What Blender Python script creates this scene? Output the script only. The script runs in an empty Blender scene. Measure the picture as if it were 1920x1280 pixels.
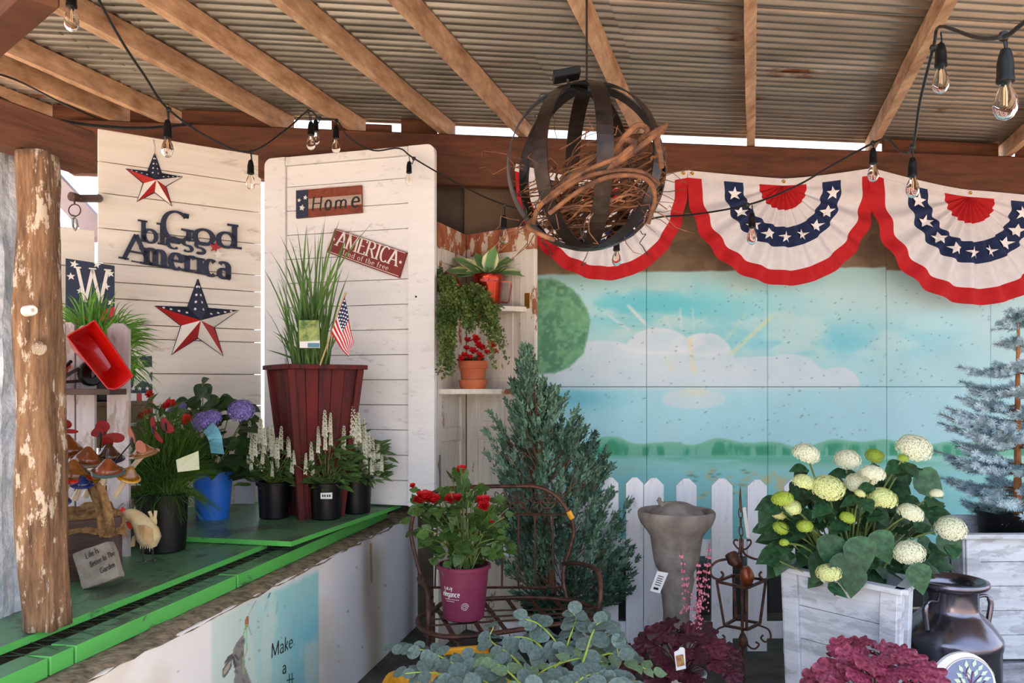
import bpy, math, random
import numpy as np
from mathutils import Vector, Matrix, noise
random.seed(7); np.random.seed(7)
R=random.uniform; PI=math.pi
S=bpy.context.scene; COL=S.collection
V=Vector
# ---------------------------------------------------------------- camera, sky, sun, exposure
F=1500.0; CX=960.0; HY=725.0; EYE=1.5
cam=bpy.data.cameras.new('camera'); co=bpy.data.objects.new('camera',cam); COL.objects.link(co)
cam.sensor_width=36; cam.lens=36*F/1920; cam.shift_y=(HY-640)/1920; cam.clip_start=.05; cam.clip_end=300
co.location=(0,0,EYE); co.rotation_euler=(PI/2,0,0); S.camera=co
S.view_settings.view_transform='Standard'; S.view_settings.look='None'; S.view_settings.gamma=1
S.view_settings.use_curve_mapping=False
S.view_settings.exposure=0.55
W=bpy.data.worlds.new('sky'); S.world=W; W.use_nodes=True
wn=W.node_tree; wn.nodes.clear()
wo=wn.nodes.new('ShaderNodeOutputWorld'); bg=wn.nodes.new('ShaderNodeBackground')
wt=wn.nodes.new('ShaderNodeTexCoord'); wsx=wn.nodes.new('ShaderNodeSeparateXYZ'); wr=wn.nodes.new('ShaderNodeValToRGB')
wn.links.new(wt.outputs['Generated'],wsx.inputs[0]); wn.links.new(wsx.outputs['Z'],wr.inputs[0])
wr.color_ramp.elements[0].position=0.0; wr.color_ramp.elements[0].color=(.84,.90,1,1)
wr.color_ramp.elements[1].position=.8; wr.color_ramp.elements[1].color=(.52,.70,1,1)
wn.links.new(wr.outputs[0],bg.inputs['Color']); bg.inputs['Strength'].default_value=1.95
wn.links.new(bg.outputs[0],wo.inputs['Surface'])
sun=bpy.data.lights.new('sun','SUN'); so=bpy.data.objects.new('sun',sun); COL.objects.link(so)
sun.energy=21.0; sun.angle=.01; sun.color=(1,.93,.82)
sd=V((.28,.62,-1.5)).normalized()          # travels into the scene from behind the camera, high up
so.rotation_euler=sd.to_track_quat('-Z','Y').to_euler()

# ---------------------------------------------------------------- coordinates
def P(px,py,Y): return V(((px-CX)/F*Y, Y, EYE+(HY-py)/F*Y))
def PZ(px,py,z):
    Y=F*(EYE-z)/(py-HY); return V(((px-CX)/F*Y, Y, z))
class Plane:
    """vertical plane through photo column x0 at depth d0 and column x1 at depth d1"""
    def __init__(s,x0,d0,x1,d1):
        s.a=V(((x0-CX)/F*d0,d0,0)); s.b=V(((x1-CX)/F*d1,d1,0)); s.L=(s.b-s.a).length
        s.u=(s.b-s.a).normalized(); s.n=V((s.u.y,-s.u.x,0))
    def on(s,px,py,off=0.0):
        d=V(((px-CX)/F,1,(HY-py)/F)); a=s.a+s.n*off; a.z=0
        o=V((0,0,EYE)); t=(a-V((0,0,0))).dot(s.n)/d.dot(s.n); return o+d*t
    def at(s,t,z,off=0.0):
        p=s.a+s.u*t+s.n*off; p.z=z; return p
    def t(s,px): return (s.on(px,HY)-s.a).dot(s.u)

# ---------------------------------------------------------------- mesh builder
class M:
    def __init__(s): s.v=[]; s.f=[]; s.m=[]; s.k=0
    def add(s,vs,fs,k=None):
        o=len(s.v); s.v.extend(tuple(p) for p in vs); s.f.extend([tuple(i+o for i in f) for f in fs])
        s.m.extend([s.k if k is None else k]*len(fs)); return s
    def box(s,c,u,v,w,b=0.0,k=None):
        """centre and three half-extent vectors, chamfer b"""
        c,u,v,w=V(c),V(u),V(v),V(w)
        if b<=0:
            vs=[c+i*u+j*v+l*w for i in(-1,1) for j in(-1,1) for l in(-1,1)]
            return s.add(vs,[(0,1,3,2),(4,6,7,5),(0,4,5,1),(2,3,7,6),(0,2,6,4),(1,5,7,3)],k)
        U,Vv,Wv=u.length,v.length,w.length; b=min(b,.45*U*2,.45*Vv*2,.45*Wv*2)
        fu,fv,fw=1-b/U,1-b/Vv,1-b/Wv
        vs=[];ix={}
        for i in(-1,1):
            for j in(-1,1):
                for l in(-1,1):
                    for q in range(3):
                        a=[i*fu,j*fv,l*fw]; a[q]=(i,j,l)[q]
                        ix[(i,j,l,q)]=len(vs); vs.append(c+u*a[0]+v*a[1]+w*a[2])
        fs=[]
        for i in(-1,1):
            fs.append([ix[(i,j,l,0)] for j,l in((-1,-1),(1,-1),(1,1),(-1,1))])
            fs.append([ix[(j,i,l,1)] for j,l in((-1,-1),(1,-1),(1,1),(-1,1))])
            fs.append([ix[(j,l,i,2)] for j,l in((-1,-1),(1,-1),(1,1),(-1,1))])
        for i in(-1,1):
            for j in(-1,1):
                fs.append([ix[(i,j,-1,0)],ix[(i,j,1,0)],ix[(i,j,1,1)],ix[(i,j,-1,1)]])
                fs.append([ix[(i,-1,j,0)],ix[(i,1,j,0)],ix[(i,1,j,2)],ix[(i,-1,j,2)]])
                fs.append([ix[(-1,i,j,1)],ix[(1,i,j,1)],ix[(1,i,j,2)],ix[(-1,i,j,2)]])
        for i in(-1,1):
            for j in(-1,1):
                for l in(-1,1): fs.append([ix[(i,j,l,q)] for q in range(3)])
        return s.add(vs,fs,k)
    def beam(s,a,b,w,h,up=(0,0,1),c=0.0,k=None):
        a,b=V(a),V(b); d=b-a; x=d.cross(V(up)).normalized(); y=x.cross(d).normalized()
        return s.box((a+b)/2,d/2,x*w/2,y*h/2,c,k)
    def tube(s,pts,r,n=8,k=None,cap=True,flat=None):
        pts=[V(p) for p in pts]; rs=r if isinstance(r,(list,tuple)) else [r]*len(pts)
        vs=[]; t0=(pts[1]-pts[0]).normalized()
        nx=t0.orthogonal().normalized()
        if flat is not None: nx=(V(flat)-V(flat).dot(t0)*t0).normalized()
        for i,p in enumerate(pts):
            t=(pts[min(i+1,len(pts)-1)]-pts[max(i-1,0)])
            if t.length<1e-9: t=t0
            t.normalize(); nx=(nx-t*nx.dot(t))
            nx=nx.normalized() if nx.length>1e-6 else t.orthogonal().normalized()
            by=t.cross(nx)
            for j in range(n):
                a=2*PI*j/n; vs.append(p+nx*math.cos(a)*rs[i]+by*math.sin(a)*rs[i])
        fs=[(i*n+j,i*n+(j+1)%n,(i+1)*n+(j+1)%n,(i+1)*n+j) for i in range(len(pts)-1) for j in range(n)]
        if cap: fs+=[tuple(range(n))[::-1],tuple((len(pts)-1)*n+j for j in range(n))]
        return s.add(vs,fs,k)
    def strap(s,pts,w,th,nrm,k=None):
        """flat bar: nrm(i,p) is the face normal"""
        pts=[V(p) for p in pts]; vs=[]
        for i,p in enumerate(pts):
            t=(pts[min(i+1,len(pts)-1)]-pts[max(i-1,0)]).normalized(); nn=V(nrm(i,p) if callable(nrm) else nrm)
            nn=(nn-t*nn.dot(t)).normalized(); sd=t.cross(nn)
            vs+=[p+sd*w/2+nn*th/2,p-sd*w/2+nn*th/2,p-sd*w/2-nn*th/2,p+sd*w/2-nn*th/2]
        fs=[(i*4+j,i*4+(j+1)%4,i*4+4+(j+1)%4,i*4+4+j) for i in range(len(pts)-1) for j in range(4)]
        e=(len(pts)-1)*4; fs+=[(3,2,1,0),(e,e+1,e+2,e+3)]
        return s.add(vs,fs,k)
    def lathe(s,prof,c=(0,0,0),n=32,ax=None,k=None,fn=None):
        c=V(c); vs=[]
        Mx=Matrix.Identity(3) if ax is None else V((0,0,1)).rotation_difference(V(ax)).to_matrix()
        for r,z in prof:
            for j in range(n):
                a=2*PI*j/n; rr=r*(fn(a,z) if fn else 1)
                vs.append(c+Mx@V((rr*math.cos(a),rr*math.sin(a),z)))
        fs=[(i*n+j,i*n+(j+1)%n,(i+1)*n+(j+1)%n,(i+1)*n+j) for i in range(len(prof)-1) for j in range(n)]
        if prof[0][0]>1e-5: fs.append(tuple(range(n))[::-1])
        if prof[-1][0]>1e-5: fs.append(tuple((len(prof)-1)*n+j for j in range(n)))
        return s.add(vs,fs,k)
    def poly(s,pts,n,th,k=None):
        """flat outline extruded by th along -n (front face at pts)"""
        pts=[V(p) for p in pts]; n=V(n)*th; N=len(pts)
        vs=pts+[p-n for p in pts]
        fs=[tuple(range(N)),tuple(range(2*N-1,N-1,-1))]+[(i,i+N,(i+1)%N+N,(i+1)%N) for i in range(N)]
        return s.add(vs,fs,k)
    def ball(s,c,r,n=12,k=None,sc=(1,1,1)):
        m=n//2; pr=[(math.sin(PI*i/m),-math.cos(PI*i/m)) for i in range(m+1)]
        vs=[];c=V(c)
        for a,b in pr:
            for j in range(n):
                t=2*PI*j/n; vs.append(c+V((a*math.cos(t)*r*sc[0],a*math.sin(t)*r*sc[1],b*r*sc[2])))
        return s.add(vs,[(i*n+j,i*n+(j+1)%n,(i+1)*n+(j+1)%n,(i+1)*n+j) for i in range(m) for j in range(n)],k)
ORG={}
def mesh(name,m,mats,smooth=False,org=V((0,0,0)),ang=None):
    me=bpy.data.meshes.new(name)
    me.from_pydata([(p[0]-org.x,p[1]-org.y,p[2]-org.z) for p in m.v],[],m.f)
    for mt in (mats if isinstance(mats,(list,tuple)) else [mats]): me.materials.append(mt)
    if len(me.materials)>1: me.polygons.foreach_set('material_index',m.m)
    if smooth:
        me.polygons.foreach_set('use_smooth',[True]*len(me.polygons))
        me.validate()
        try: me.set_sharp_from_angle(angle=ang if ang else .7)
        except Exception: pass
    me.update(); return me
def tag(o,label=None,cat=None,group=None,kind=None):
    if label: o['label']=label
    if cat: o['category']=cat
    if group: o['group']=group
    if kind: o['kind']=kind
    return o
def obj(name,m,mats,parent=None,smooth=False,kind=None,label=None,ang=None):
    org=ORG.get(parent.name,V((0,0,0))) if parent else V((0,0,0))
    me=m if isinstance(m,bpy.types.Mesh) else mesh(name,m,mats,smooth,org,ang)
    o=bpy.data.objects.new(name,me); COL.objects.link(o)
    if parent: o.parent=parent; ORG[o.name]=org
    if kind: o['kind']=kind
    if label: o['label']=label
    return o
def inst(name,me,parent,mx):
    o=bpy.data.objects.new(name,me); COL.objects.link(o); o.parent=parent
    org=ORG.get(parent.name,V((0,0,0))); o.matrix_basis=Matrix.Translation(-org)@mx; ORG[o.name]=V((0,0,0)); return o
def thing(name,label,cat,loc=(0,0,0),group=None,kind=None,local=False):
    o=bpy.data.objects.new(name,None); COL.objects.link(o); o.location=loc; o.empty_display_size=.05
    ORG[o.name]=V((0,0,0)) if local else V(loc)
    return tag(o,label,cat,group,kind)
def copy_tree(o,parent=None):
    c=o.copy(); COL.objects.link(c); c.parent=parent; ORG[c.name]=V((0,0,0))
    for ch in list(o.children): copy_tree(ch,c)
    return c
def orient(p,d,up=(0,0,1),s=1.0,sx=None):
    """local +Y along d, local +Z towards up"""
    y=V(d).normalized(); z=V(up)-y*V(up).dot(y)
    if z.length<1e-4: z=y.orthogonal()
    z.normalize(); x=y.cross(z)
    sx=s if sx is None else sx
    m=Matrix((x*sx,y*s,z*s)).transposed().to_4x4(); return Matrix.Translation(V(p))@m
def addmesh(m,src,mx,k=None):
    m.add([mx@V(p) for p in src.v],src.f,k)
def bez(pts,n=8):
    """Catmull-Rom through pts"""
    pts=[V(p) for p in pts]; out=[]
    q=[pts[0]*2-pts[1]]+pts+[pts[-1]*2-pts[-2]]
    for i in range(1,len(q)-2):
        a,b,c,d=q[i-1:i+3]
        for j in range(n):
            t=j/n; out.append(.5*((2*b)+(c-a)*t+(2*a-5*b+4*c-d)*t*t+(3*b-a-3*c+d)*t**3))
    out.append(pts[-1]); return out
def rv(s=1.0): return V((R(-s,s),R(-s,s),R(-s,s)))

# ---------------------------------------------------------------- materials
def lin(c):
    f=lambda x:(x/255/12.92 if x/255<=.04045 else ((x/255+.055)/1.055)**2.4)
    return (f(c[0]),f(c[1]),f(c[2]),1)
class N:
    def __init__(s,name):
        s.m=bpy.data.materials.new(name); s.m.use_nodes=True; s.t=s.m.node_tree; s.t.nodes.clear()
        s.out=s.t.nodes.new('ShaderNodeOutputMaterial'); s.b=s.t.nodes.new('ShaderNodeBsdfPrincipled')
        s.t.links.new(s.b.outputs[0],s.out.inputs[0])
    def n(s,ty,**kw):
        x=s.t.nodes.new(ty)
        for a,b in kw.items(): setattr(x,a,b)
        return x
    def l(s,a,b): s.t.links.new(a,b)
    def noise(s,scale,detail=4,coord='Object',st=(1,1,1),rough=.55):
        tc=s.n('ShaderNodeTexCoord'); mp=s.n('ShaderNodeMapping'); mp.inputs['Scale'].default_value=st
        nz=s.n('ShaderNodeTexNoise'); nz.inputs['Scale'].default_value=scale; nz.inputs['Detail'].default_value=detail
        nz.inputs['Roughness'].default_value=rough
        s.l(tc.outputs[coord],mp.inputs[0]); s.l(mp.outputs[0],nz.inputs['Vector']); return nz.outputs['Fac']
    def ramp(s,fac,stops):
        r=s.n('ShaderNodeValToRGB'); e=r.color_ramp.elements
        while len(e)<len(stops): e.new(.5)
        for i,(p,c) in enumerate(stops): e[i].position=p; e[i].color=c
        s.l(fac,r.inputs[0]); return r.outputs[0]
    def mix(s,fac,a,b,mode='MIX'):
        x=s.n('ShaderNodeMix',data_type='RGBA',blend_type=mode)
        for v,i in((fac,0),(a,6),(b,7)):
            if hasattr(v,'links'): s.l(v,x.inputs[i])
            else: x.inputs[i].default_value=v
        return x.outputs[2]
    def bump(s,h,st=.3,dist=.01):
        b=s.n('ShaderNodeBump'); b.inputs['Strength'].default_value=st; b.inputs['Distance'].default_value=dist
        s.l(h,b.inputs['Height']); s.l(b.outputs[0],s.b.inputs['Normal'])
    def rnd(s,col,amt=.25,island=False):
        """brightness varied per object or per mesh island"""
        if island: g=s.n('ShaderNodeNewGeometry'); o=g.outputs['Random Per Island']
        else: g=s.n('ShaderNodeObjectInfo'); o=g.outputs['Random']
        mr=s.n('ShaderNodeMapRange'); mr.inputs['To Min'].default_value=1-amt; mr.inputs['To Max'].default_value=1+amt
        s.l(o,mr.inputs['Value']); h=s.n('ShaderNodeHueSaturation'); s.l(mr.outputs[0],h.inputs['Value'])
        if hasattr(col,'links'): s.l(col,h.inputs['Color'])
        else: h.inputs['Color'].default_value=col
        return h.outputs[0]
def mat(name,c,c2=None,scale=8,rough=.6,metal=0,bump=0,bs=None,st=(1,1,1),rnd=0,island=False,transl=0,coat=0,spec=None,lo=.35,hi=.65,sheen=0):
    q=N(name); a=lin(c)
    col=a
    if c2 is not None:
        nz=q.noise(scale,5,st=st); col=q.ramp(nz,[(lo,a),(hi,lin(c2))])
    if rnd: col=q.rnd(col,rnd,island)
    if hasattr(col,'links'): q.l(col,q.b.inputs['Base Color'])
    else: q.b.inputs['Base Color'].default_value=col
    q.b.inputs['Roughness'].default_value=rough; q.b.inputs['Metallic'].default_value=metal
    if coat: q.b.inputs['Coat Weight'].default_value=coat; q.b.inputs['Coat Roughness'].default_value=.08
    if spec is not None: q.b.inputs['Specular IOR Level'].default_value=spec
    if bump: q.bump(q.noise(bs or scale*3,4,st=st),bump,.01)
    if transl:
        tr=q.n('ShaderNodeBsdfTranslucent'); mx=q.n('ShaderNodeMixShader'); mx.inputs[0].default_value=transl
        if hasattr(col,'links'): q.l(col,tr.inputs[0])
        else: tr.inputs[0].default_value=col
        q.l(q.b.outputs[0],mx.inputs[1]); q.l(tr.outputs[0],mx.inputs[2]); q.l(mx.outputs[0],q.out.inputs[0])
    return q.m
def mat_wood(name,c,c2,st,scale=6,rough=.75,bump=.5,rnd=.12,paint=None,cover=.5,pscale=9,coord='Object',dirt=None):
    """grained wood, optionally under worn paint"""
    q=N(name)
    g=q.noise(scale,8,st=st,coord=coord,rough=.65); col=q.ramp(g,[(.3,lin(c)),(.7,lin(c2))])
    col=q.rnd(col,rnd)
    h=g
    if paint:
        pz=q.noise(pscale,8,st=(st[0]**.5,st[1]**.5,st[2]**.5),rough=.7,coord=coord)
        mk=q.ramp(pz,[(cover-.015,(1,1,1,1)),(cover+.015,(0,0,0,1))])
        pc=q.ramp(g,[(.25,lin(dirt or paint)),(.6,lin(paint))])
        col=q.mix(mk,col,pc)
    q.l(col,q.b.inputs['Base Color']); q.b.inputs['Roughness'].default_value=rough
    q.bump(h,bump,.006); return q.m
def mat_vc(name,rough=.8,bump=.2,bs=40,pits=False):
    q=N(name); a=q.n('ShaderNodeVertexColor',layer_name='Col')
    nz=q.noise(3,6); d=q.ramp(nz,[(.3,(.9,.9,.9,1)),(.7,(1,1,1,1))])
    q.l(q.mix(1.0,a.outputs[0],d,'MULTIPLY'),q.b.inputs['Base Color']); q.b.inputs['Roughness'].default_value=rough
    q.bump(q.noise(bs,5),bump,.004); return q.m
CREAM=(222,214,200)
m_white_plank=mat_wood('white_painted_plank',(200,192,178),(226,220,208),(1,1,12),scale=2.2,rough=.6,bump=.35,rnd=.04,paint=(238,232,222),cover=.62,pscale=1.5,dirt=(226,218,205))
m_door_white=mat_wood('white_door_paint',(205,204,204),(228,227,226),(1,1,8),scale=2,rough=.5,bump=.2,rnd=.03,paint=(236,236,236),cover=.6,dirt=(228,228,230))
m_beam=mat_wood('dark_stained_beam',(64,34,20),(112,66,40),(1.2,1.2,14),scale=3,rough=.75,bump=.4,rnd=.1)
m_rafter=mat_wood('old_rafter_wood',(150,112,84),(226,190,156),(3,.7,3),scale=5,rough=.8,bump=.4,rnd=.12,dirt=(120,80,50))
m_roof=None
q=N('galvanised_corrugated_sheet')
nz=q.noise(4,5,st=(.3,1.2,1)); c1=q.ramp(nz,[(.3,lin((120,114,106))),(.7,lin((168,160,150)))])
rz=q.noise(2.3,7,st=(.5,1.6,1),rough=.7); c2=q.mix(q.ramp(rz,[(.60,(0,0,0,1)),(.68,(1,1,1,1))]),c1,lin((112,66,38)))
q.l(c2,q.b.inputs['Base Color']); q.b.inputs['Roughness'].default_value=.36; q.b.inputs['Metallic'].default_value=.8
m_roof=q.m
m_mural=mat_vc('painted_concrete',.85,.35,30)
m_plaster=mat_vc('painted_plaster',.8,.35,18)
m_green=mat_wood('green_painted_board',(60,100,60),(74,130,70),(6,1,6),scale=3,rough=.5,bump=.3,rnd=.05,paint=(92,184,84),cover=.62,pscale=3,dirt=(80,166,76))
m_greentop=mat_wood('worn_green_deck_board',(62,76,58),(84,104,82),(3,1,3),scale=3,rough=.38,bump=.25,rnd=.05,paint=(92,138,98),cover=.55,pscale=3,dirt=(80,120,86))
m_crust=mat('crumbling_mortar',(96,80,62),(160,140,112),30,rough=.95,bump=1,bs=60)
m_floor=mat('grey_concrete_floor',(56,53,50),(92,87,82),5,rough=.85,bump=.4,bs=30)
m_ground=mat('dry_earth',(112,88,70),(140,114,92),3,rough=.95)
m_bounce=mat('pale_bounce_slab',(226,202,176),(240,222,200),3,rough=.85)
m_black=mat('black_plastic',(9,9,10),(14,14,15),6,rough=.42,spec=.3)
m_blackrub=mat('black_rubber_cord',(20,19,18),rough=.5)
m_iron=mat('rusty_brown_iron',(58,38,32),(98,62,48),25,rough=.5,metal=.35,bump=.3,bs=60)
m_irondk=mat('dark_iron',(36,30,28),(62,50,44),18,rough=.38,metal=.6)
m_stone=mat('cast_stone',(118,110,104),(152,144,136),12,rough=.9,bump=.35,bs=50)
m_picket=mat_wood('whitewashed_picket',(196,200,210),(222,226,232),(8,8,.9),scale=4,rough=.6,bump=.25,rnd=.05,paint=(232,234,240),cover=.6,dirt=(218,220,228))
m_greywash=mat_wood('whitewashed_grey_board',(150,156,166),(198,204,214),(1,1,9),scale=3.5,rough=.6,bump=.35,rnd=.06,paint=(206,212,222),cover=.52,pscale=4,dirt=(176,184,196))
m_redwood=mat_wood('red_stained_planter',(26,11,10),(112,17,14),(5,5,.5),scale=3.2,rough=.75,bump=.3,rnd=.12)
m_terra=mat('terracotta',(168,84,50),(194,108,70),7,rough=.8,bump=.15)
m_bark=mat('grape_vine_bark',(74,46,30),(136,90,58),20,rough=.85,bump=.7,bs=50,rnd=.25)
m_stem=mat('green_stem',(96,116,56),(120,138,74),9,rough=.6)
m_twig=mat('brown_twig',(98,72,50),(130,98,70),12,rough=.85)
m_soil=mat('potting_soil',(30,22,17),(52,40,30),30,rough=1,bump=1,bs=60)
m_navy=mat('navy_paint',(22,34,60),(30,44,72),9,rough=.55)
m_navycloth=mat('navy_cloth',(26,42,84),(32,50,94),20,rough=.85,transl=.15)
m_redcloth=mat('red_cloth',(196,24,34),(208,34,42),20,rough=.85,transl=.2)
m_whitecloth=mat('white_cloth',(236,232,236),(244,242,244),20,rough=.85,transl=.2)
m_starcloth=mat('white_star_cloth',(244,242,244),rough=.85)
m_redpaint=mat('red_enamel',(166,22,22),(184,28,26),8,rough=.45)
m_whitepaint=mat('white_enamel',(226,222,216),(236,232,226),8,rough=.5)
m_brass=mat('brass',(190,150,70),rough=.35,metal=.9)
m_galv=mat('galvanised_steel',(140,138,134),(170,168,162),12,rough=.4,metal=.8)
m_white=mat('white_plastic',(232,232,232),rough=.45)
m_yellow=mat('yellow_plastic',(226,160,26),(236,172,36),6,rough=.45)
def glassmat():
    q=N('clear_bulb_glass'); q.b.inputs['Base Color'].default_value=(1,.98,.94,1); q.b.inputs['Roughness'].default_value=.02
    q.b.inputs['Transmission Weight'].default_value=1; q.b.inputs['IOR'].default_value=1.15; return q.m
m_glass=glassmat()
m_fil=mat('amber_filament',(206,170,130),rough=.4)
# ---------------------------------------------------------------- lettering: pen strokes
def arc(cx,cy,rx,ry,a0,a1,n=14):
    return [(cx+rx*math.cos(math.radians(a0+(a1-a0)*i/n)),cy+ry*math.sin(math.radians(a0+(a1-a0)*i/n))) for i in range(n+1)]
X=.62
GL={ # glyph: (advance, strokes, serif feet (x,y))
'A':(.92,[[(.06,0),(.44,1)],[(.44,1),(.84,0)],[(.2,.34),(.7,.34)]],[(.06,0),(.84,0)]),
'M':(1.12,[[(.12,0),(.14,1)],[(.14,1),(.54,.08)],[(.54,.08),(.94,1)],[(.94,1),(.97,0)]],[(.12,0),(.97,0),(.1,1),(.98,1)]),
'E':(.78,[[(.14,0),(.14,1)],[(.14,.98),(.66,.98),(.67,.8)],[(.14,.52),(.55,.52)],[(.14,.02),(.68,.02),(.7,.2)]],[(.14,0),(.14,1)]),
'R':(.88,[[(.14,0),(.14,1)],[(.14,.98),(.4,.98)]+arc(.42,.75,.26,.23,90,-90)+[(.14,.52)],[(.42,.52),(.78,0)]],[(.14,0),(.14,1),(.8,0)]),
'I':(.4,[[(.2,0),(.2,1)]],[(.2,0),(.2,1)]),
'C':(.86,[arc(.47,.5,.36,.5,48,312,22)],[]),
'W':(1.25,[[(.08,1),(.36,.02)],[(.36,.02),(.62,.95)],[(.62,.95),(.9,.02)],[(.9,.02),(1.17,1)]],[(.08,1),(.62,1),(1.17,1)]),
'G':(.95,[arc(.47,.5,.38,.5,50,325,24),[(.82,.44),(.82,.1)],[(.60,.44),(.96,.44)],[(.74,.84),(.76,1.0)],[(.74,.84),(.72,.9)]],[(.82,.46)]),
'H':(.9,[[(.16,0),(.16,1)],[(.74,0),(.74,1)],[(.16,.52),(.74,.52)]],[(.16,0),(.16,1),(.74,0),(.74,1)]),
'L':(.72,[[(.14,1),(.14,0)],[(.14,.02),(.64,.02)]],[(.14,1)]),
'B':(.78,[[(.14,0),(.14,1)],[(.14,.98)]+arc(.36,.76,.22,.22,90,-90)+[(.14,.54)],[(.14,.54)]+arc(.38,.28,.26,.27,90,-90)+[(.14,.01)]],[]),
'T':(.76,[[(.38,0),(.38,1)],[(.04,.98),(.72,.98)]],[(.38,0)]),
'o':(.66,[arc(.33,.31,.25,.31,0,360,22)],[]),
'd':(.7,[arc(.31,.31,.23,.31,0,360,20),[(.55,1),(.55,0)]],[(.5,1),(.6,0)]),
'b':(.7,[arc(.39,.31,.23,.31,0,360,20),[(.14,1),(.14,0)]],[(.1,1)]),
'l':(.32,[[(.16,1),(.16,0)]],[(.12,1),(.16,0)]),
'e':(.62,[[(.1,.34),(.54,.34)]+arc(.32,.32,.23,.3,5,315,20)],[]),
's':(.52,[arc(.27,.46,.16,.15,50,250,10)+arc(.27,.16,.18,.16,80,-140,12)],[]),
'm':(1.0,[[(.14,X),(.14,0)],arc(.31,.42,.17,.2,180,0)+[(.48,0)],arc(.65,.42,.17,.2,180,0)+[(.82,0)]],[(.14,0),(.48,0),(.82,0),(.1,X)]),
'n':(.68,[[(.14,X),(.14,0)],arc(.33,.42,.19,.2,180,0)+[(.52,0)]],[(.14,0),(.52,0),(.1,X)]),
'r':(.5,[[(.14,X),(.14,0)],arc(.32,.4,.18,.21,180,40)],[(.14,0),(.1,X)]),
'i':(.32,[[(.16,X),(.16,0)],[(.16,.86),(.16,.8)]],[(.16,0),(.12,X)]),
'c':(.56,[arc(.31,.31,.22,.31,48,312,18)],[]),
'a':(.64,[arc(.3,.44,.2,.18,150,0,10)+[(.5,0),(.58,0)],arc(.3,.18,.19,.18,60,360,16)],[]),
'f':(.42,[arc(.34,.82,.16,.17,60,180,8)+[(.18,0)],[(.04,X),(.36,X)]],[(.18,0)]),
't':(.42,[[(.18,.84),(.18,.12)]+arc(.29,.12,.11,.12,180,300,6),[(.04,X),(.36,X)]],[]),
'h':(.68,[[(.14,1),(.14,0)],arc(.33,.42,.19,.2,180,0)+[(.52,0)]],[(.14,0),(.52,0),(.1,1)]),
'k':(.62,[[(.14,1),(.14,0)],[(.5,X),(.16,.26)],[(.24,.34),(.54,0)]],[]),
'g':(.66,[arc(.31,.31,.22,.3,0,360,18),[(.53,X),(.53,-.1)]+arc(.33,-.12,.2,.16,0,-140,8)],[]),
'y':(.6,[[(.06,X),(.3,.04)],[(.54,X),(.2,-.3)]],[]),
' ':(.36,[],[]), '.':(.3,[[(.14,.0),(.14,.07)]],[])}
def lettering(m,text,o,u,v,n,h,width=None,w=.1,serif=True,contrast=.6,th=.004,slant=0,track=0,k=None):
    """strokes of text in the plane o + x*u + y*v; h cap height; width stretches the line to that length"""
    adv=sum(GL[c][0]+track for c in text); sx=(width/adv) if width else h
    o,u,v,n=V(o),V(u),V(v),V(n); x0=0
    def pt(a,b): return o+u*((x0+a+slant*b)*sx)+v*(b*h)
    for c in text:
        ad,st,se=GL[c]
        for s in st:
            p=[pt(*q) for q in s]; L=len(p); left=[];right=[]
            closed=(p[0]-p[-1]).length<1e-5
            for i in range(L):
                if closed: t=p[(i+1)%(L-1)]-p[(i-1)%(L-1)]
                else: t=p[min(i+1,L-1)]-p[max(i-1,0)]
                t.normalize(); ww=w*h*((1-contrast)+contrast*abs(t.dot(v.normalized()))**1.5)/2
                sd=n.cross(t).normalized()*ww
                left.append(p[i]+sd); right.append(p[i]-sd)
            vs=[]
            for i in range(L): vs+=[left[i]+n*th,right[i]+n*th,right[i],left[i]]
            fs=[(i*4+j,i*4+4+j,i*4+4+(j+1)%4,i*4+(j+1)%4) for i in range(L-1) for j in range(4)]
            fs+=[(0,1,2,3),(L*4-1,L*4-2,L*4-3,L*4-4)]
            m.add(vs,fs,k)
        if serif:
            for (a,b) in se:
                c0=pt(a,b); m.box(c0+n*th*.5+v.normalized()*(w*h*.18*(1 if b<.05 else -1)),u.normalized()*w*h*1.05,v.normalized()*w*h*.2,n*th*.5,0,k)
        x0+=ad+track
    return m
def star_pts(o,u,v,r,inner=.4,rot=0):
    return [V(o)+V(u)*(r*(1 if i%2==0 else inner)*math.sin(rot+PI*i/5))+V(v)*(r*(1 if i%2==0 else inner)*math.cos(rot+PI*i/5)) for i in range(10)]

# ---------------------------------------------------------------- painted surfaces (vertex colours: flat paint, plus bluish light on the ledge plaster)
def srgb(a):
    a=np.asarray(a,float)/255.0
    return np.where(a<=.04045,a/12.92,((a+.055)/1.055)**2.4)
def fbm(x,y,sc,seed=0,oct=4):
    rs=np.random.RandomState(seed); out=np.zeros_like(x); amp=1;tot=0
    for o in range(oct):
        g=rs.rand(64,64); xx=(x*sc*2**o)%64; yy=(y*sc*2**o)%64
        i=np.floor(xx).astype(int)%64; j=np.floor(yy).astype(int)%64; fx=xx-np.floor(xx); fy=yy-np.floor(yy)
        fx=fx*fx*(3-2*fx); fy=fy*fy*(3-2*fy)
        a=g[i,j]*(1-fx)+g[(i+1)%64,j]*fx; b=g[i,(j+1)%64]*(1-fx)+g[(i+1)%64,(j+1)%64]*fx
        out+=amp*(a*(1-fy)+b*fy); tot+=amp; amp*=.5
    return out/tot
def sst(a,b,x): t=np.clip((x-a)/(b-a),0,1); return t*t*(3-2*t)
def blend(c,col,m): return c*(1-m[...,None])+np.array(col,float)*m[...,None]
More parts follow.
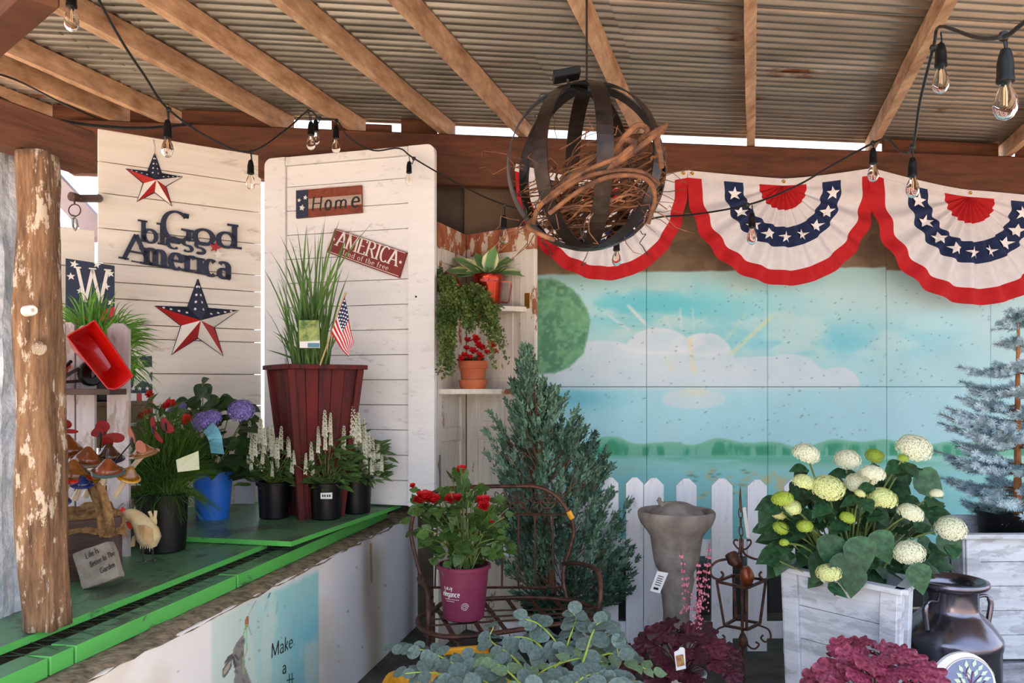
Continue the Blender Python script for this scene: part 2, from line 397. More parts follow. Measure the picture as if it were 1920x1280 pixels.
def mural_paint(x,y):
    """landscape mural, in the photograph's columns and rows on the wall"""
    n1=fbm(x,y,.008,1); n2=fbm(x,y,.03,2); n3=fbm(x,y*2.2,.012,3); n4=fbm(x,y,.15,4,2)
    c=np.zeros(x.shape+(3,))+np.array([192,228,228.])
    c=blend(c,(178,230,236),sst(.4,.7,n1))
    # turquoise strokes high left, pale blue right
    c=blend(c,(96,208,222),.85*sst(.38,.6,n3)*np.exp(-((x-1230)/190)**2-((y-575)/45)**2))
    c=blend(c,(112,206,226),.8*sst(.3,.6,n3)*np.exp(-((x-1560)/260)**2-((y-640)/38)**2))
    c=blend(c,(174,230,242),.8*sst(640,760,y)*sst(.2,.5,n1+.2))
    c=blend(c,(110,200,220),.8*np.exp(-((x-1080)/70)**2-((y-745)/22)**2))
    c=blend(c,(190,234,246),.5*sst(1500,1850,x))
    c=blend(c,(150,200,196),.45*sst(560,500,y))
    # clouds
    def blob(cx,cy,rx,ry,p=2.2): return sst(1.06,.94,(np.abs((x-cx)/rx)**p+np.abs((y-cy)/ry)**p)+.10*(n2-.5))
    cl=np.zeros_like(x)
    for b in((1235,700,75,86),(1320,690,58,66),(1130,700,80,62),(1060,720,60,40),(1430,720,130,52),(1480,712,60,48),(1570,722,42,34),(1200,740,160,30),(1350,735,120,40)):
        cl=np.maximum(cl,blob(*b))
    cl*=sst(737,722,y+8*(n2-.5))
    c=blend(c,(222,232,240),.88*cl*(.75+.5*(n2-.3)))
    c=blend(c,(226,232,238),.6*blob(1300,748,60,18))
    for (bx,by,rx,ry) in((1235,640,72,22),(1318,645,52,20)):   # brighter cloud rims
        c=blend(c,(236,240,246),.5*np.exp(-(((x-bx)/rx)**2+((y-by)/ry)**2-1)**2*6)*cl)
    # sun rays
    def ray(x0,y0,x1,y1,w,col,a):
        L=math.hypot(x1-x0,y1-y0); ux,uy=(x1-x0)/L,(y1-y0)/L
        t=((x-x0)*ux+(y-y0)*uy)/L; d=np.abs((x-x0)*uy-(y-y0)*ux)
        return a*sst(w,0,d)*sst(-.02,.1,t)*sst(1.02,.8,t)*(.5+n2)
    for r in((1175,570,1215,612,5,(236,240,236),.9),(1140,590,1185,622,5,(236,236,240),.8),(1245,590,1262,625,4,(214,236,236),.5),
             (1275,575,1277,620,4,(220,236,240),.5),(1366,668,1455,585,7,(222,232,190),.75),(1358,640,1405,580,5,(206,232,206),.5),
             (1292,630,1302,705,8,(240,228,190),.7),(1250,670,1262,700,7,(232,232,196),.4),(1440,660,1500,625,5,(190,232,238),.5),(1298,575,1302,625,4,(206,232,220),.5)):
        c=blend(c,r[5],ray(*r))
    c=blend(c,(238,230,190),.45*np.exp(-((x-1305)/28)**2-((y-735)/10)**2))
    # round green tree at the left
    e=np.hypot((x-1022)/82,(y-612)/88)+.05*(n2-.5)*2+.06*(n4-.5)
    tr=sst(1.05,.98,e); c=blend(c,(112,172,132),tr); c=blend(c,(84,142,112),tr*.8*sst(.45,.65,n2*.6+n4*.4)); c=blend(c,(142,192,146),tr*.5*sst(.5,.3,n4))
    # hills, trees, lake
    hill=828+5*np.sin(x/38.)+4*np.sin(x/17.+1)+3*n2-6*np.exp(-((x-1270)/25)**2)-6*np.exp(-((x-1160)/25)**2)
    h=sst(-2,2,y-hill); hf=sst(880,860,y)
    c=blend(c,(128,200,172),h); c=blend(c,(72,166,128),h*sst(.42,.62,fbm(x,y*.25,.08,9))*sst(0,12,y-hill)); c=blend(c,(150,210,176),h*.5*sst(8,0,y-hill))
    lk=sst(851,857,y); c=blend(c,(160,220,212),lk); c=blend(c,(104,190,158),lk*.75*sst(.4,.6,fbm(x*.3,y*2,.02,12))*sst(880,862,y))
    c=blend(c,(150,220,226),.8*sst(875,892,y)*sst(.3,.55,fbm(x*.3,y*2,.02,13)))
    c=blend(c,(132,208,216),.7*sst(905,990,y))
    # lilies
    rs=np.random.RandomState(5)
    for i in range(60):
        a,b=rs.uniform(1290,1420),rs.uniform(880,935); c=blend(c,(224,196,140) if i%3 else (96,150,140),.8*np.exp(-((x-a)/5)**2-((y-b)/1.8)**2))
    for i in range(26):
        a,b=rs.uniform(1425,1495),rs.uniform(885,950); c=blend(c,(232,200,132),.7*np.exp(-((x-a)/4)**2-((y-b)/7)**2))
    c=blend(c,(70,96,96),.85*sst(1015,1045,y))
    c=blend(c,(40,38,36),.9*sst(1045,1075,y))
    # bare concrete above the paint
    top=515-.022*(x-1000)+5*(n2-.5); top=top+6*(x>1662)
    br=sst(2,-2,y-top); conc=np.zeros(x.shape+(3,))+np.array([128,108,84.])
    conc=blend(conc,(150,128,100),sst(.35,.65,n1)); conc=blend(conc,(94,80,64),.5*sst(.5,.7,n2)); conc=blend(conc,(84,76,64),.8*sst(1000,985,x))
    c=blend(c,(0,0,0),br*0); c=c*(1-br[...,None])+conc*br[...,None]
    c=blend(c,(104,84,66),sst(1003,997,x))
    # pits and flecks
    for i in range(420):
        a=rs.uniform(1010,1900); b=535+(rs.rand()**1.2)*300; r=rs.uniform(.5,1.5); 
        mm=(np.abs(x-a)<8)&(np.abs(y-b)<8)
        k=np.zeros_like(x); k[mm]=.6*np.exp(-((x[mm]-a)/(r*1.3))**2-((y[mm]-b)/(r*.8))**2); c[mm]=(c*(1-k[...,None])+np.array([70,96,104.])*k[...,None])[mm]
    return c
def hare_paint(x,y):
    n1=fbm(x,y,.01,21); n2=fbm(x,y,.05,22); n3=fbm(x*1.5,y*.4,.02,23)
    c=np.zeros(x.shape+(3,))+np.array([226,216,204.])
    c=blend(c,(236,230,224),sst(.4,.6,n1)); c=blend(c,(232,234,240),sst(600,660,x))  # last blend puts the bluish light at right into the plaster colour
    ym=1165-.45*(x-395)
    p=sst(392,402,x)*sst(599,595,x)*sst(-12,6,y-ym+8*(n2-.5))
    c=blend(c,(196,216,206),p*.9); c=blend(c,(140,206,206),p*sst(430,560,x)*(.4+.9*n3)); c=blend(c,(128,196,214),p*.8*sst(520,590,x)*sst(1100,1200,y))
    c=blend(c,(206,220,208),p*.7*sst(.55,.7,n3))
    def inside(poly):
        r=np.zeros(x.shape,bool); j=len(poly)-1
        for i in range(len(poly)):
            xi,yi=poly[i]; xj,yj=poly[j]
            cc=((yi>y)!=(yj>y))&(x<(xj-xi)*(y-yi)/((yj-yi) if yj!=yi else 1e-6)+xi); r^=cc; j=i
        return r.astype(float)
    for poly,col in(([(455,1190),(459,1196),(457,1225),(460,1250),(475,1290),(480,1340),(435,1340),(438,1290),(441,1255),(437,1240),(437,1218),(444,1203)],(142,136,130)),
                    ([(436,1224),(427,1230),(420,1243),(422,1244),(430,1238),(437,1232)],(96,88,84)),
                    ([(436,1232),(424,1243),(417,1255),(416,1268),(420,1271),(427,1262),(434,1250)],(110,102,92)),
                    ([(433,1237),(425,1247),(419,1258),(419,1266),(424,1261),(431,1250)],(176,168,148)),
                    ([(463,1153),(467,1156),(466,1170),(460,1171),(459,1163)],(168,104,80)),
                    ([(459,1171),(466,1171),(464,1176),(459,1176)],(132,176,58))):
        c=blend(c,col,inside(poly))
    body=inside([(440,1250),(478,1300),(480,1340),(435,1340)])+inside([(444,1203),(459,1196),(457,1250),(440,1250)])
    c=blend(c,(92,86,86),.6*np.clip(body,0,1)*sst(.5,.65,fbm(x,y,.12,30)))
    def seg(x0,y0,x1,y1,w,col,a=1):
        L=math.hypot(x1-x0,y1-y0); t=np.clip(((x-x0)*(x1-x0)+(y-y0)*(y1-y0))/L/L,0,1)
        return blend(c,col,a*sst(w,w*.4,np.hypot(x-x0-t*(x1-x0),y-y0-t*(y1-y0))))
    for s in((460,1175,456,1192,1.6,(140,196,120)),(462,1176,463,1218,1.5,(150,196,150)),(466,1174,471,1190,1.4,(150,160,140)),(463,1218,457,1236,1.5,(168,180,140)),
             (466,1152,474,1138,1,(190,170,160)),(472,1140,480,1126,1.2,(170,160,160)),(496,1145,501,1130,1.2,(170,180,190)),(503,1120,506,1112,2,(90,120,140)),(518,1150,520,1130,1.2,(150,170,180)),(456,1232,457,1262,2.4,(150,176,120)),
             (437,1232,441,1250,3.0,(60,62,66)),(441,1228,447,1236,2.6,(70,66,66))): c=seg(*s)
    c=seg(695,1020,697,1090,3,(150,96,44),.75)
    c=blend(c,(150,128,98),.55*np.exp(-((x-702)/16)**2)*sst(1000,1050,y)); c=blend(c,(120,110,104),.45*np.exp(-((x-688)/9)**2)*sst(1240,1080,y))
    rs=np.random.RandomState(8)
    for i in range(70):
        a=rs.uniform(140,790); b=rs.uniform(990,1300); r=rs.uniform(.8,2.0); c=blend(c,(110,96,84),.6*np.exp(-((x-a)/r)**2-((y-b)/r)**2))
    # flaked top edge
    e=1346-.5*x+2; c=blend(c,(112,84,62),sst(.66,.72,fbm(x,y,.03,44))*sst(16,4,y-e-0*x))
    return c
def paint_grid(name,pl,px0,px1,z0,z1,nx,nz,fn,mt,parent,off=0,th=.02):
    t0,t1=pl.t(px0),pl.t(px1)
    t=np.linspace(t0,t1,nx); z=np.linspace(z0,z1,nz); T,Z=np.meshgrid(t,z)
    a,u,n=pl.a,pl.u,pl.n
    Xw=a.x+u.x*T+n.x*off; Yw=a.y+u.y*T+n.y*off
    px=CX+F*Xw/Yw; py=HY-F*(Z-EYE)/Yw
    c=srgb(np.clip(fn(px,py),0,255))
    vs=np.stack([Xw,Yw,Z],-1).reshape(-1,3); idx=np.arange(nx*nz).reshape(nz,nx)
    f=np.stack([idx[:-1,:-1],idx[:-1,1:],idx[1:,1:],idx[1:,:-1]],-1).reshape(-1,4)
    # rim so that the slab has thickness
    rim=np.concatenate([idx[0,:],idx[1:,-1],idx[-1,::-1][1:],idx[::-1,0][1:-1]])
    bk=vs[rim]-np.array([n.x,n.y,0])*th; nb=len(vs); k=len(rim)
    sf=[[rim[i],nb+i,nb+(i+1)%k,rim[(i+1)%k]] for i in range(k)]
    vs2=np.concatenate([vs,bk]); f2=np.concatenate([f,np.array(sf)])
    me=bpy.data.meshes.new(name); me.vertices.add(len(vs2)); me.vertices.foreach_set('co',vs2.ravel())
    me.loops.add(f2.size); me.loops.foreach_set('vertex_index',f2.ravel().astype(np.int32)); me.polygons.add(len(f2))
    me.polygons.foreach_set('loop_start',np.arange(0,f2.size,4,dtype=np.int32)); me.update(calc_edges=True)
    ca=me.color_attributes.new('Col','FLOAT_COLOR','POINT'); cc=np.ones((len(vs2),4)); cc[:len(vs),:3]=c.reshape(-1,3); cc[len(vs):,:3]=.12
    ca.data.foreach_set('color',cc.ravel()); me.materials.append(mt)
    return obj(name,me,None,parent,kind='structure' if parent is None else None)
# ---------------------------------------------------------------- structure
def struct(name,m,mt,parent=None,smooth=False): return obj(name,m,mt,parent,smooth,kind='structure')
def struct_root(name): o=bpy.data.objects.new(name,None); COL.objects.link(o); o['kind']='structure'; ORG[o.name]=V((0,0,0)); return o
g=M(); g.box((0,2,-.35),(40,0,0),(0,40,0),(0,0,.3)); struct('ground_outside',g,m_ground)
g=M(); g.box((-3.2,-1.1,-.025),(3.6,0,0),(0,1.48,0),(0,0,.025)); struct('bounce_slab_outside',g,m_bounce)  # added out of view: pale slab that bounces sunlight up to the ceiling
g=M(); g.box((.8,2.9,-.025),(4.4,0,0),(0,2.5,0),(0,0,.025)); struct('floor',g,m_floor)
BP=Plane(320,4.75,1920,5.45)
bp=Plane(0,4.75-.0,1,4.75)
def beamline(px): return BP.on(px,HY)
# wall at the back with the mural, split at its board joints
MW=Plane(1000,5.11,1920,5.56)
wall=struct_root('wall_back')
g=M(); g.box(MW.at(1.45,1.45,-.06),MW.u*2.75,MW.n*.035,(0,0,1.45)); obj('backing_slab',g,mat('dark_concrete',(70,62,54),(96,86,74),6,rough=.9),wall)
cols=[870,1001,1212,1439,1662,1857,2060,2250]
for i in range(len(cols)-1):
    for (z0,z1) in((.0,1.4985),(1.5015,2.88)):
        a,b=cols[i]+.45,cols[i+1]-.45
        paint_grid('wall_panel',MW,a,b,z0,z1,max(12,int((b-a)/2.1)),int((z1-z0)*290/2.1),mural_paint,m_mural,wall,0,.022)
# main beam
g=M(); a=BP.at(-.55,2.89,.03); b=BP.at(7.2,2.89,.03); g.beam(a,b,.09,.31,c=.008); struct('beam',g,mat_wood('dark_stained_back_beam',(62,34,20),(112,64,38),(.7,6,6),scale=3,rough=.7,bump=.4,rnd=.02))
# rafters
rd=V((.299,1,.012)).normalized()
raf=[-330,-190,-60,80,225,322,530,668,838,985,1203,1408,1632,1885,2130,2380,2630]
for px in raf:
    b0=beamline(px); b0.z=3.05+.05
    g=M(); a=b0+rd*.08; e=b0-rd*4.6
    w=R(.042,.052); L=14; pts=[a.lerp(e,i/L) for i in range(L+1)]
    vs=[]; sd=V((rd.y,-rd.x,0)).normalized()
    for i,p in enumerate(pts):
        j=R(-.003,.003); q=R(-.003,.003)
        vs+=[p+sd*(w/2+j)+V((0,0,.05)),p-sd*(w/2+q)+V((0,0,.05)),p-sd*(w/2+q)-V((0,0,.05+j)),p+sd*(w/2+j)-V((0,0,.05+q))]
    fs=[(i*4+j,i*4+(j+1)%4,i*4+4+(j+1)%4,i*4+4+j) for i in range(L) for j in range(4)]+[(3,2,1,0),(L*4,L*4+1,L*4+2,L*4+3)]
    g.add(vs,fs); struct('rafter',g,m_rafter)
# corrugated sheets
roof=struct_root('ceiling')
def roofpt(t,s,dz=0): p=BP.at(t,3.162+dz)-rd*s; p.z+=0; return p
Lr=4.5; tw=2.35; sw=.69
for r in range(7):
    for cidx in range(5):
        s0=-.16+r*(sw-.05); t0=-1.6-(.5 if r%2 else 0)+cidx*(tw-.06); 
        dz=.004*(r%2)+.003*(cidx%2); per=.076; n=int(sw/per*10)
        vs=[]
        for i in range(n+1):
            s=s0+sw*i/n; z=.016*math.cos(2*PI*s/per)+dz
            for t in(t0,t0+tw): vs.append(roofpt(t,s,z))
        for i in range(n+1):
            s=s0+sw*i/n; z=.016*math.cos(2*PI*s/per)+dz+.0015
            for t in(t0,t0+tw): vs.append(roofpt(t,s,z))
        o=(n+1)*2; fs=[(i*2,i*2+1,i*2+3,i*2+2) for i in range(n)]+[(o+i*2,o+i*2+2,o+i*2+3,o+i*2+1) for i in range(n)]
        fs+=[(0,o,o+1,1),(n*2,n*2+1,o+n*2+1,o+n*2)]
        g=M(); g.add(vs,fs); obj('roof_sheet',g,m_roof,roof,smooth=True,ang=1.2)
# blocking between rafters on top of the beam
for (a,b,h) in((-80,60,.1),(100,205,.1),(245,305,.1),(342,515,.1),(622,652,.1),(686,735,.06),(752,820,.1),(1655,1870,.1),(1905,2110,.1),(2150,2360,.1)):
    g=M(); p=beamline(a); q2=beamline(b); p.z=q2.z=3.045+h/2; g.beam(p,q2,.03,h,c=.004); struct('blocking',g,m_beam)
# side beam resting on the rough post
a=P(-260,0,2.05); a.z=2.285; b=PZ(181,325,2.22).copy(); b=V((-1.365,2.56,2.247)); a=b-V((.36,1,0)).normalized()*1.5
g=M(); g.beam(a,b,.09,.128,c=.006); struct('side_beam',g,m_beam)
g=M(); g.beam(P(-60,90,2.3),P(75,-40,1.9),.09,.11,c=.006); struct('brace_beam',g,m_beam)
# ledge: plaster wall, crust, curb, deck boards
LP=Plane(300,2.476,770,4.9)   # front face of the plaster wall
L0=LP.t(-300); L1=LP.t(786)
ledge=struct_root('ledge_wall')
n=LP.n
paint_grid('plaster_face',LP,20,LP.t and 786,0,.705,460,260,hare_paint,m_plaster,ledge,0,.03)
g=M(); c=LP.at((L0+L1)/2,.35,-1.53); g.box(c,LP.u*((L1-L0)/2),n*1.5,(0,0,.35)); obj('masonry_core',g,m_crust,ledge)
g=M(); nseg=60; vs=[]
for i in range(nseg+1):
    t=L0+(L1-L0)*i/nseg
    for o in(.006,-.03,-.08,-.14): vs.append(LP.at(t+R(-.01,.01),(.702 if o>0 else .716)+R(-.006,.006),o+R(-.006,.006)))
g.add(vs,[(i*4+j,i*4+j+1,i*4+5+j,i*4+4+j) for i in range(nseg) for j in range(3)]); obj('mortar_crust',g,m_crust,ledge,True)
lt=M(); vo=LP.n*.0015
def ltxt(txt,x0,y0,x1,y1,hpx,**kw):
    a=LP.on(x0,y0,.001); b=LP.on(x1,y1,.001); d=(a-V((0,0,EYE))).y; lettering(lt,txt,a,(b-a).normalized(),(0,0,1),LP.n,hpx*d/F,width=(b-a).length,serif=False,contrast=.3,th=.001,**kw)
ltxt('Make',508,1234,549,1213,27,w=.1,slant=.05); ltxt('a',529,1264,537,1260,24,w=.13)
ltxt('l',540,1283,545,1281,19,w=.12); ltxt('l',545,1282,550,1280,20,w=.12); ltxt('i',523,1290,529,1288,14,w=.16)
a=LP.on(538,1275,.001); b=LP.on(551,1272,.001); lt.beam(a,b,.0015,.004)
obj('painted_lettering',lt,mat('black_sign_paint',(34,36,44),rough=.8),ledge)
# curb boards (each a length), deck boards
rng=[(-300,-60),(-58,128),(130,176),(178,476),(478,752)]
for i,(x0,x1) in enumerate(rng):
    t0,t1=LP.t(x0)+.05,LP.t(x1)+.05-.004
    g=M(); g.box(LP.at((t0+t1)/2,.742,-.142),LP.u*((t1-t0)/2),n*.042,(0,0,.026),.003); g.m=[1 if abs((V(g.v[f[1]])-V(g.v[f[0]])).cross(V(g.v[f[2]])-V(g.v[f[1]])).normalized().z)>.9 else 0 for f in g.f]; o=tag(obj('curb_board',g,[m_green,m_greentop]),None,None,None,'structure')
g=M()
for i in range(-5,48):    # wire mesh strip lying behind the curb
    t=i*.07; g.tube([LP.at(t,.765+R(0,.006),-.12),LP.at(t+.03,.77+R(0,.008),-.25)],.0010,4); g.tube([LP.at(t,.765,-.25),LP.at(t+.03,.768+R(0,.006),-.12)],.0010,4)
tag(obj('wire_mesh',g,mat('green_wire',(50,80,50),rough=.5)),'strip of green wire mesh lying behind the front green curb board','wire mesh')
def deckpoly(name,pts,z,th):
    g=M(); g.poly([V((p.x,p.y,z)) for p in pts],(0,0,1),th); o=obj(name,g,[m_greentop]); o['kind']='structure'
    e=M(); 
    return o
k1=LP.at(LP.t(-260),0,-.235); k2=PZ(501,1018,.795); k3=PZ(345,1000,.795)
def slab(pts,z):
    for i,(A,B,C,D) in enumerate(pts):
        g=M(); c=(A+B+C+D)/4; vs=[V((q.x,q.y,zz)) for zz in(z-.022,z) for q in(A,B,C,D)]
        g.add(vs,[(3,2,1,0),(4,5,6,7),(0,1,5,4),(1,2,6,5),(2,3,7,6),(3,0,4,7)],0); g.m[-6:]=[0,0,1,1,1,1]
        o=obj('deck_board',g,[m_greentop,m_green]); o['kind']='structure'
u=LP.u; slab([(k1,k2,k3-n*.0,k1-n*1.6)],.795)
lft=k3-n*1.2; slab([(k3+u*.003,k3+u*1.5-n*.3+n*.3,k3+u*1.5-n*1.4,lft)],.792)
c1=PZ(546,1015,.82); c2=PZ(752,944,.82); slab([(c1,c2,c2-n*1.5,PZ(372,1005,.82)-n*.8)],.82)
# plaster pier left of the post
g=M(); NZ=40; NA=24; vs=[]
for i in range(NZ+1):
    z=.75+1.5*i/NZ
    for j in range(NA):
        a=2*PI*j/NA; q=(abs(math.cos(a))**6+abs(math.sin(a))**6)**(-1/6); w=.115+.02*noise.fractal(V((math.cos(a)*2,math.sin(a)*2,z*4)),1,2,3)
        vs.append((-1.665+math.cos(a)*q*w,2.5+math.sin(a)*q*w,z))
g.add(vs,[(i*NA+j,i*NA+(j+1)%NA,(i+1)*NA+(j+1)%NA,(i+1)*NA+j) for i in range(NZ) for j in range(NA)]+[tuple(NZ*NA+j for j in range(NA))])
m_pier=mat('flaking_pale_plaster',(176,186,196),(226,230,236),14,rough=.9,bump=1,bs=40); struct('pier_left',g,m_pier)
# left board walls
PA=Plane(60,4.05,178,4.235); PB=Plane(183,4.25,490,4.75); PC=Plane(499,4.75,817,4.45)
def plank_wall(name,pl,x0,x1,zs,topfn=None,gap=.004,mt=None,irr=.004):
    r=struct_root(name); t0,t1=pl.t(x0),pl.t(x1)
    for i in range(len(zs)-1):
        g=M(); zb,zt=zs[i],zs[i+1]; j=R(-irr,irr)
        g.box(pl.at((t0+t1)/2,(zb+zt)/2,-.012+R(-.0015,.0015)),pl.u*((t1-t0)/2),pl.n*.011,(0,0,(zt-zb)/2-gap/2),.0025)
        obj('plank',g,mt or m_white_plank,r)
    g=M(); g.box(pl.at((t0+t1)/2,(zs[0]+zs[-1])/2-.05,-.045),pl.u*((t1-t0)/2-.03),pl.n*.008,(0,0,(zs[-1]-zs[0])/2-.08)); obj('backing_board',g,mat_dkbrown,r)
    return r
mat_dkbrown=mat('weathered_brown_board',(96,78,58),(126,104,80),8,rough=.9)
zsB=[EYE+(HY-y)/F*4.74 for y in(940,880,820,760,702,642,618,575,547,516,457,398,345,290)]; zsB[0]=.80
plank_wall('wall_left',PB,184,490,zsB)
plank_wall('wall_panel_left',PA,40,178,[.80,1.0,1.19,1.37,1.55,1.74,1.93,2.13,2.33])
dr=struct_root('door_1')
zs=[.83+.142*i for i in range(15)]; zs[-1]=2.80
tl,tr=PC.t(537),PC.t(766)
for i in range(len(zs)-1):
    g=M(); g.box(PC.at((tl+tr)/2,(zs[i]+zs[i+1])/2,-.014),PC.u*((tr-tl)/2),PC.n*.010,(0,0,(zs[i+1]-zs[i])/2-.0016),.002); obj('plank',g,m_door_white,dr)
def stile(t0,t1,lr):
    g=M(); zt=2.85; rr=.045; pts=[PC.at(t0,.83,.012),PC.at(t1,.83,.012)]
    if lr>0:
        for a in range(0,91,15): pts.append(PC.at(t1-rr+rr*math.cos(math.radians(a)),zt-rr+rr*math.sin(math.radians(a)),.012))
        pts.append(PC.at(t0,zt,.012))
    else:
        pts.append(PC.at(t1,zt,.012))
        for a in range(90,181,15): pts.append(PC.at(t0+rr+rr*math.cos(math.radians(a)),zt-rr+rr*math.sin(math.radians(a)),.012))
    g.poly(pts,PC.n,.034); obj('stile',g,m_door_white,dr)
stile(PC.t(498),PC.t(536),-1); stile(PC.t(767),PC.t(816),1)
g=M(); g.box(PC.at((tl+tr)/2,2.825,-.002),PC.u*((tr-tl)/2),PC.n*.014,(0,0,.024),.002); obj('top_rail',g,m_door_white,dr)
g=M(); p=PC.on(780,556,.0125); g.lathe([(.006,0),(.006,.001)],p,10,ax=PC.n); obj('bolt_hole',g,m_black,dr)
g=M(); g.box(PC.at((tl+tr)/2,1.8,-.04),PC.u*((tr-tl)/2+.05),PC.n*.01,(0,0,.95)); obj('backing_board',g,mat_dkbrown,dr)
# corner of old doors with shelves
CL=Plane(821,4.55,874,4.95); CR=Plane(874,4.95,1003,4.62)
m_peel=mat_wood('peeling_white_door_paint',(120,66,44),(170,112,72),(7,7,.8),scale=4,rough=.7,bump=.5,rnd=.03,paint=(222,216,206),cover=.60,pscale=3.2,dirt=(196,188,174))
m_peel2=mat_wood('heavily_peeled_red_paint',(134,58,42),(180,120,80),(4,4,1.5),scale=4,rough=.75,bump=.5,rnd=.03,paint=(214,202,184),cover=.46,pscale=5,dirt=(196,176,150))
cu=thing('corner_door_shelf','tall corner unit of two peeling old white doors with two shelves','shelf unit',CL.at(CL.L,0))
for pl,nm,L in((CL,'left_door',CL.L),(CR,'right_door',CR.L)):
    L2=L
    g=M(); 
    def rail(t0,t1,z0,z1,off=.0,th=.03,b=.003): g.box(pl.at((t0+t1)/2,(z0+z1)/2,off-th/2),pl.u*((t1-t0)/2),pl.n*th/2,(0,0,(z1-z0)/2),b)
    s=.075 if nm=='left_door' else .11
    rail(.003,s*.8,0,2.30); rail(L2-s,L2-.002,0,2.30)
    for z0,z1 in((0,.2),(.72,.84),(1.18,1.26),(1.44,1.50),(2.22,2.30)): rail(s*.8,L2-s,z0,z1,-.002)
    rail(s*.8,L2-s,0.02,2.28,-.014,.012,0)
    if nm=='right_door':
        rail(L2*.52,L2*.56,1.26,1.44,-.002); rail(s*.8+.05,L2-s-.06,1.55,2.16,-.009,.01,.004); rail(s*.8+.04,L2-s-.05,.9,1.12,-.009,.01,.004); rail(s*.8+.04,L2*.5,1.29,1.42,-.009,.01,.004)
    obj(nm,g,m_peel,cu)
    g=M(); rail(.002,L2-.002,2.30,2.44,.001,.03); obj('top_rail',g,m_peel2,cu)
g=M(); g.box(CR.at(CR.L-.055,2.0,.002),CR.u*.018,CR.n*.002,(0,0,.045)); obj('hinge_plate',g,m_brass,cu)
g=M(); g.box(CL.at(.025,1.02,.002),CL.u*.010,CL.n*.002,(0,0,.09)); obj('lock_plate',g,m_galv,cu)
g=M(); g.box(CL.at(.022,2.36,.001),CL.u*.018,CL.n*.002,(0,0,.07)); obj('mortise',g,m_peel2,cu)
for (z,x1) in((1.965,988),(1.487,972)):
    g=M(); a=CL.at(.01,z,.0); c=CL.at(CL.L,z,.0); b=CR.on(x1,725,0); b.z=z
    fr=bez([a,a.lerp(b,.3)+V((0,-.02,0)),a.lerp(b,.7)+V((0,-.03,0)),b],4); g.poly([p+V((0,0,R(-.001,.001))) for p in fr]+[c],(0,0,1),.028); obj('shelf',g,m_peel,cu)
# ---------------------------------------------------------------- leaf, flower and pot kits
def leafmesh(prof,fold=.12,droop=.15,curl=0,ruf=0):
    """blade of unit length along +Y; prof: (t, halfwidth)"""
    m=M(); vs=[]
    for i,(t,w) in enumerate(prof):
        z=-droop*t*t; y=t*(1-.15*droop)
        r=ruf*math.sin(i*2.4)
        vs+=[(-w,y,z+fold*w+r),(0,y,z-fold*w*.4),(w,y,z+fold*w-r)]
    fs=[]
    for i in range(len(prof)-1):
        a=i*3; fs+=[(a,a+1,a+4,a+3),(a+1,a+2,a+5,a+4)]
    m.add(vs,fs); return m
OV=[(0,.02),(.08,.2),(.22,.36),(.4,.4),(.6,.33),(.8,.17),(1,.0)]
HE=[(-.06,.14),(.02,.3),(.14,.42),(.34,.44),(.55,.34),(.75,.2),(.9,.08),(1,.0)]
RO=[(0,.06),(.08,.26),(.25,.42),(.5,.47),(.75,.4),(.92,.22),(1,.04)]
LA=[(0,.02),(.15,.06),(.4,.08),(.7,.06),(1,0)]
def lobed(nl=7,seed=0,ruf=.07):
    """palmate ruffled leaf, stalk at origin, spreading along +Y"""
    rs=random.Random(seed); m=M(); vs=[(0,0,0)]; k=nl*6
    rings=(.35,.7,1.0)
    for ri,rr in enumerate(rings):
        for i in range(k+1):
            a=-2.6+5.2*i/k; lobe=.78+.22*abs(math.cos(a*nl/5.2*PI/1.0))**.6; e=.5*(1+.15*math.cos(a))*(lobe if ri==2 else (.5+.5*lobe if ri==1 else 1))*rr
            z=ruf*1.4*math.sin(a*8+rs.random())*rr**3+.10*rr*rr*(-1 if ri<2 else -.6)
            vs.append((math.sin(a)*e,math.cos(a)*e+.12*rr,z))
    fs=[(0,1+i,2+i) for i in range(k)]
    for ri in range(2):
        o=1+ri*(k+1); fs+=[(o+i,o+k+1+i,o+k+2+i,o+1+i) for i in range(k)]
    m.add(vs,fs); return m
def bloom(n=22,r=1.0,seed=0,cup=.6):
    """double flower: overlapping petals round +Z"""
    rs=random.Random(seed); m=M(); pet=leafmesh([(0,.1),(.3,.32),(.65,.42),(.9,.3),(1,.1)],.3,-.25)
    for i in range(n):
        t=i/n; a=i*2.4; el=1.35-1.25*t
        d=V((math.cos(a)*math.cos(el),math.sin(a)*math.cos(el),math.sin(el))); s=r*(.45+.5*t)*rs.uniform(.9,1.1)
        addmesh(m,pet,orient(V((math.cos(a),math.sin(a),0))*r*.12*t,d,(-d.x*.6,-d.y*.6,1),s))
    return m
def flowerdome(nf=110,r=1.0,seed=0,flat=.62):
    rs=random.Random(seed); m=M()
    for i in range(nf):
        z=1-1.35*(i+.5)/nf; a=i*2.39996; q=math.sqrt(max(0,1-z*z)); nrm=V((q*math.cos(a),q*math.sin(a),z)); c=V((nrm.x,nrm.y,nrm.z*flat))*r*rs.uniform(.92,1.04)
        x=nrm.orthogonal().normalized(); y=nrm.cross(x); s=r*.15*rs.uniform(.8,1.2); t0=rs.uniform(0,1.6)
        for k in range(4):
            t=t0+k*PI/2; dd=x*math.cos(t)+y*math.sin(t); e=nrm.cross(dd)
            m.add([c,c+dd*s*.6+e*s*.42+nrm*s*.12,c+dd*s*1.05+nrm*s*.02,c+dd*s*.6-e*s*.42+nrm*s*.12],[(0,1,2,3)])
    m.ball((0,0,.05*r),r*.82,10,sc=(1,1,flat)); return m
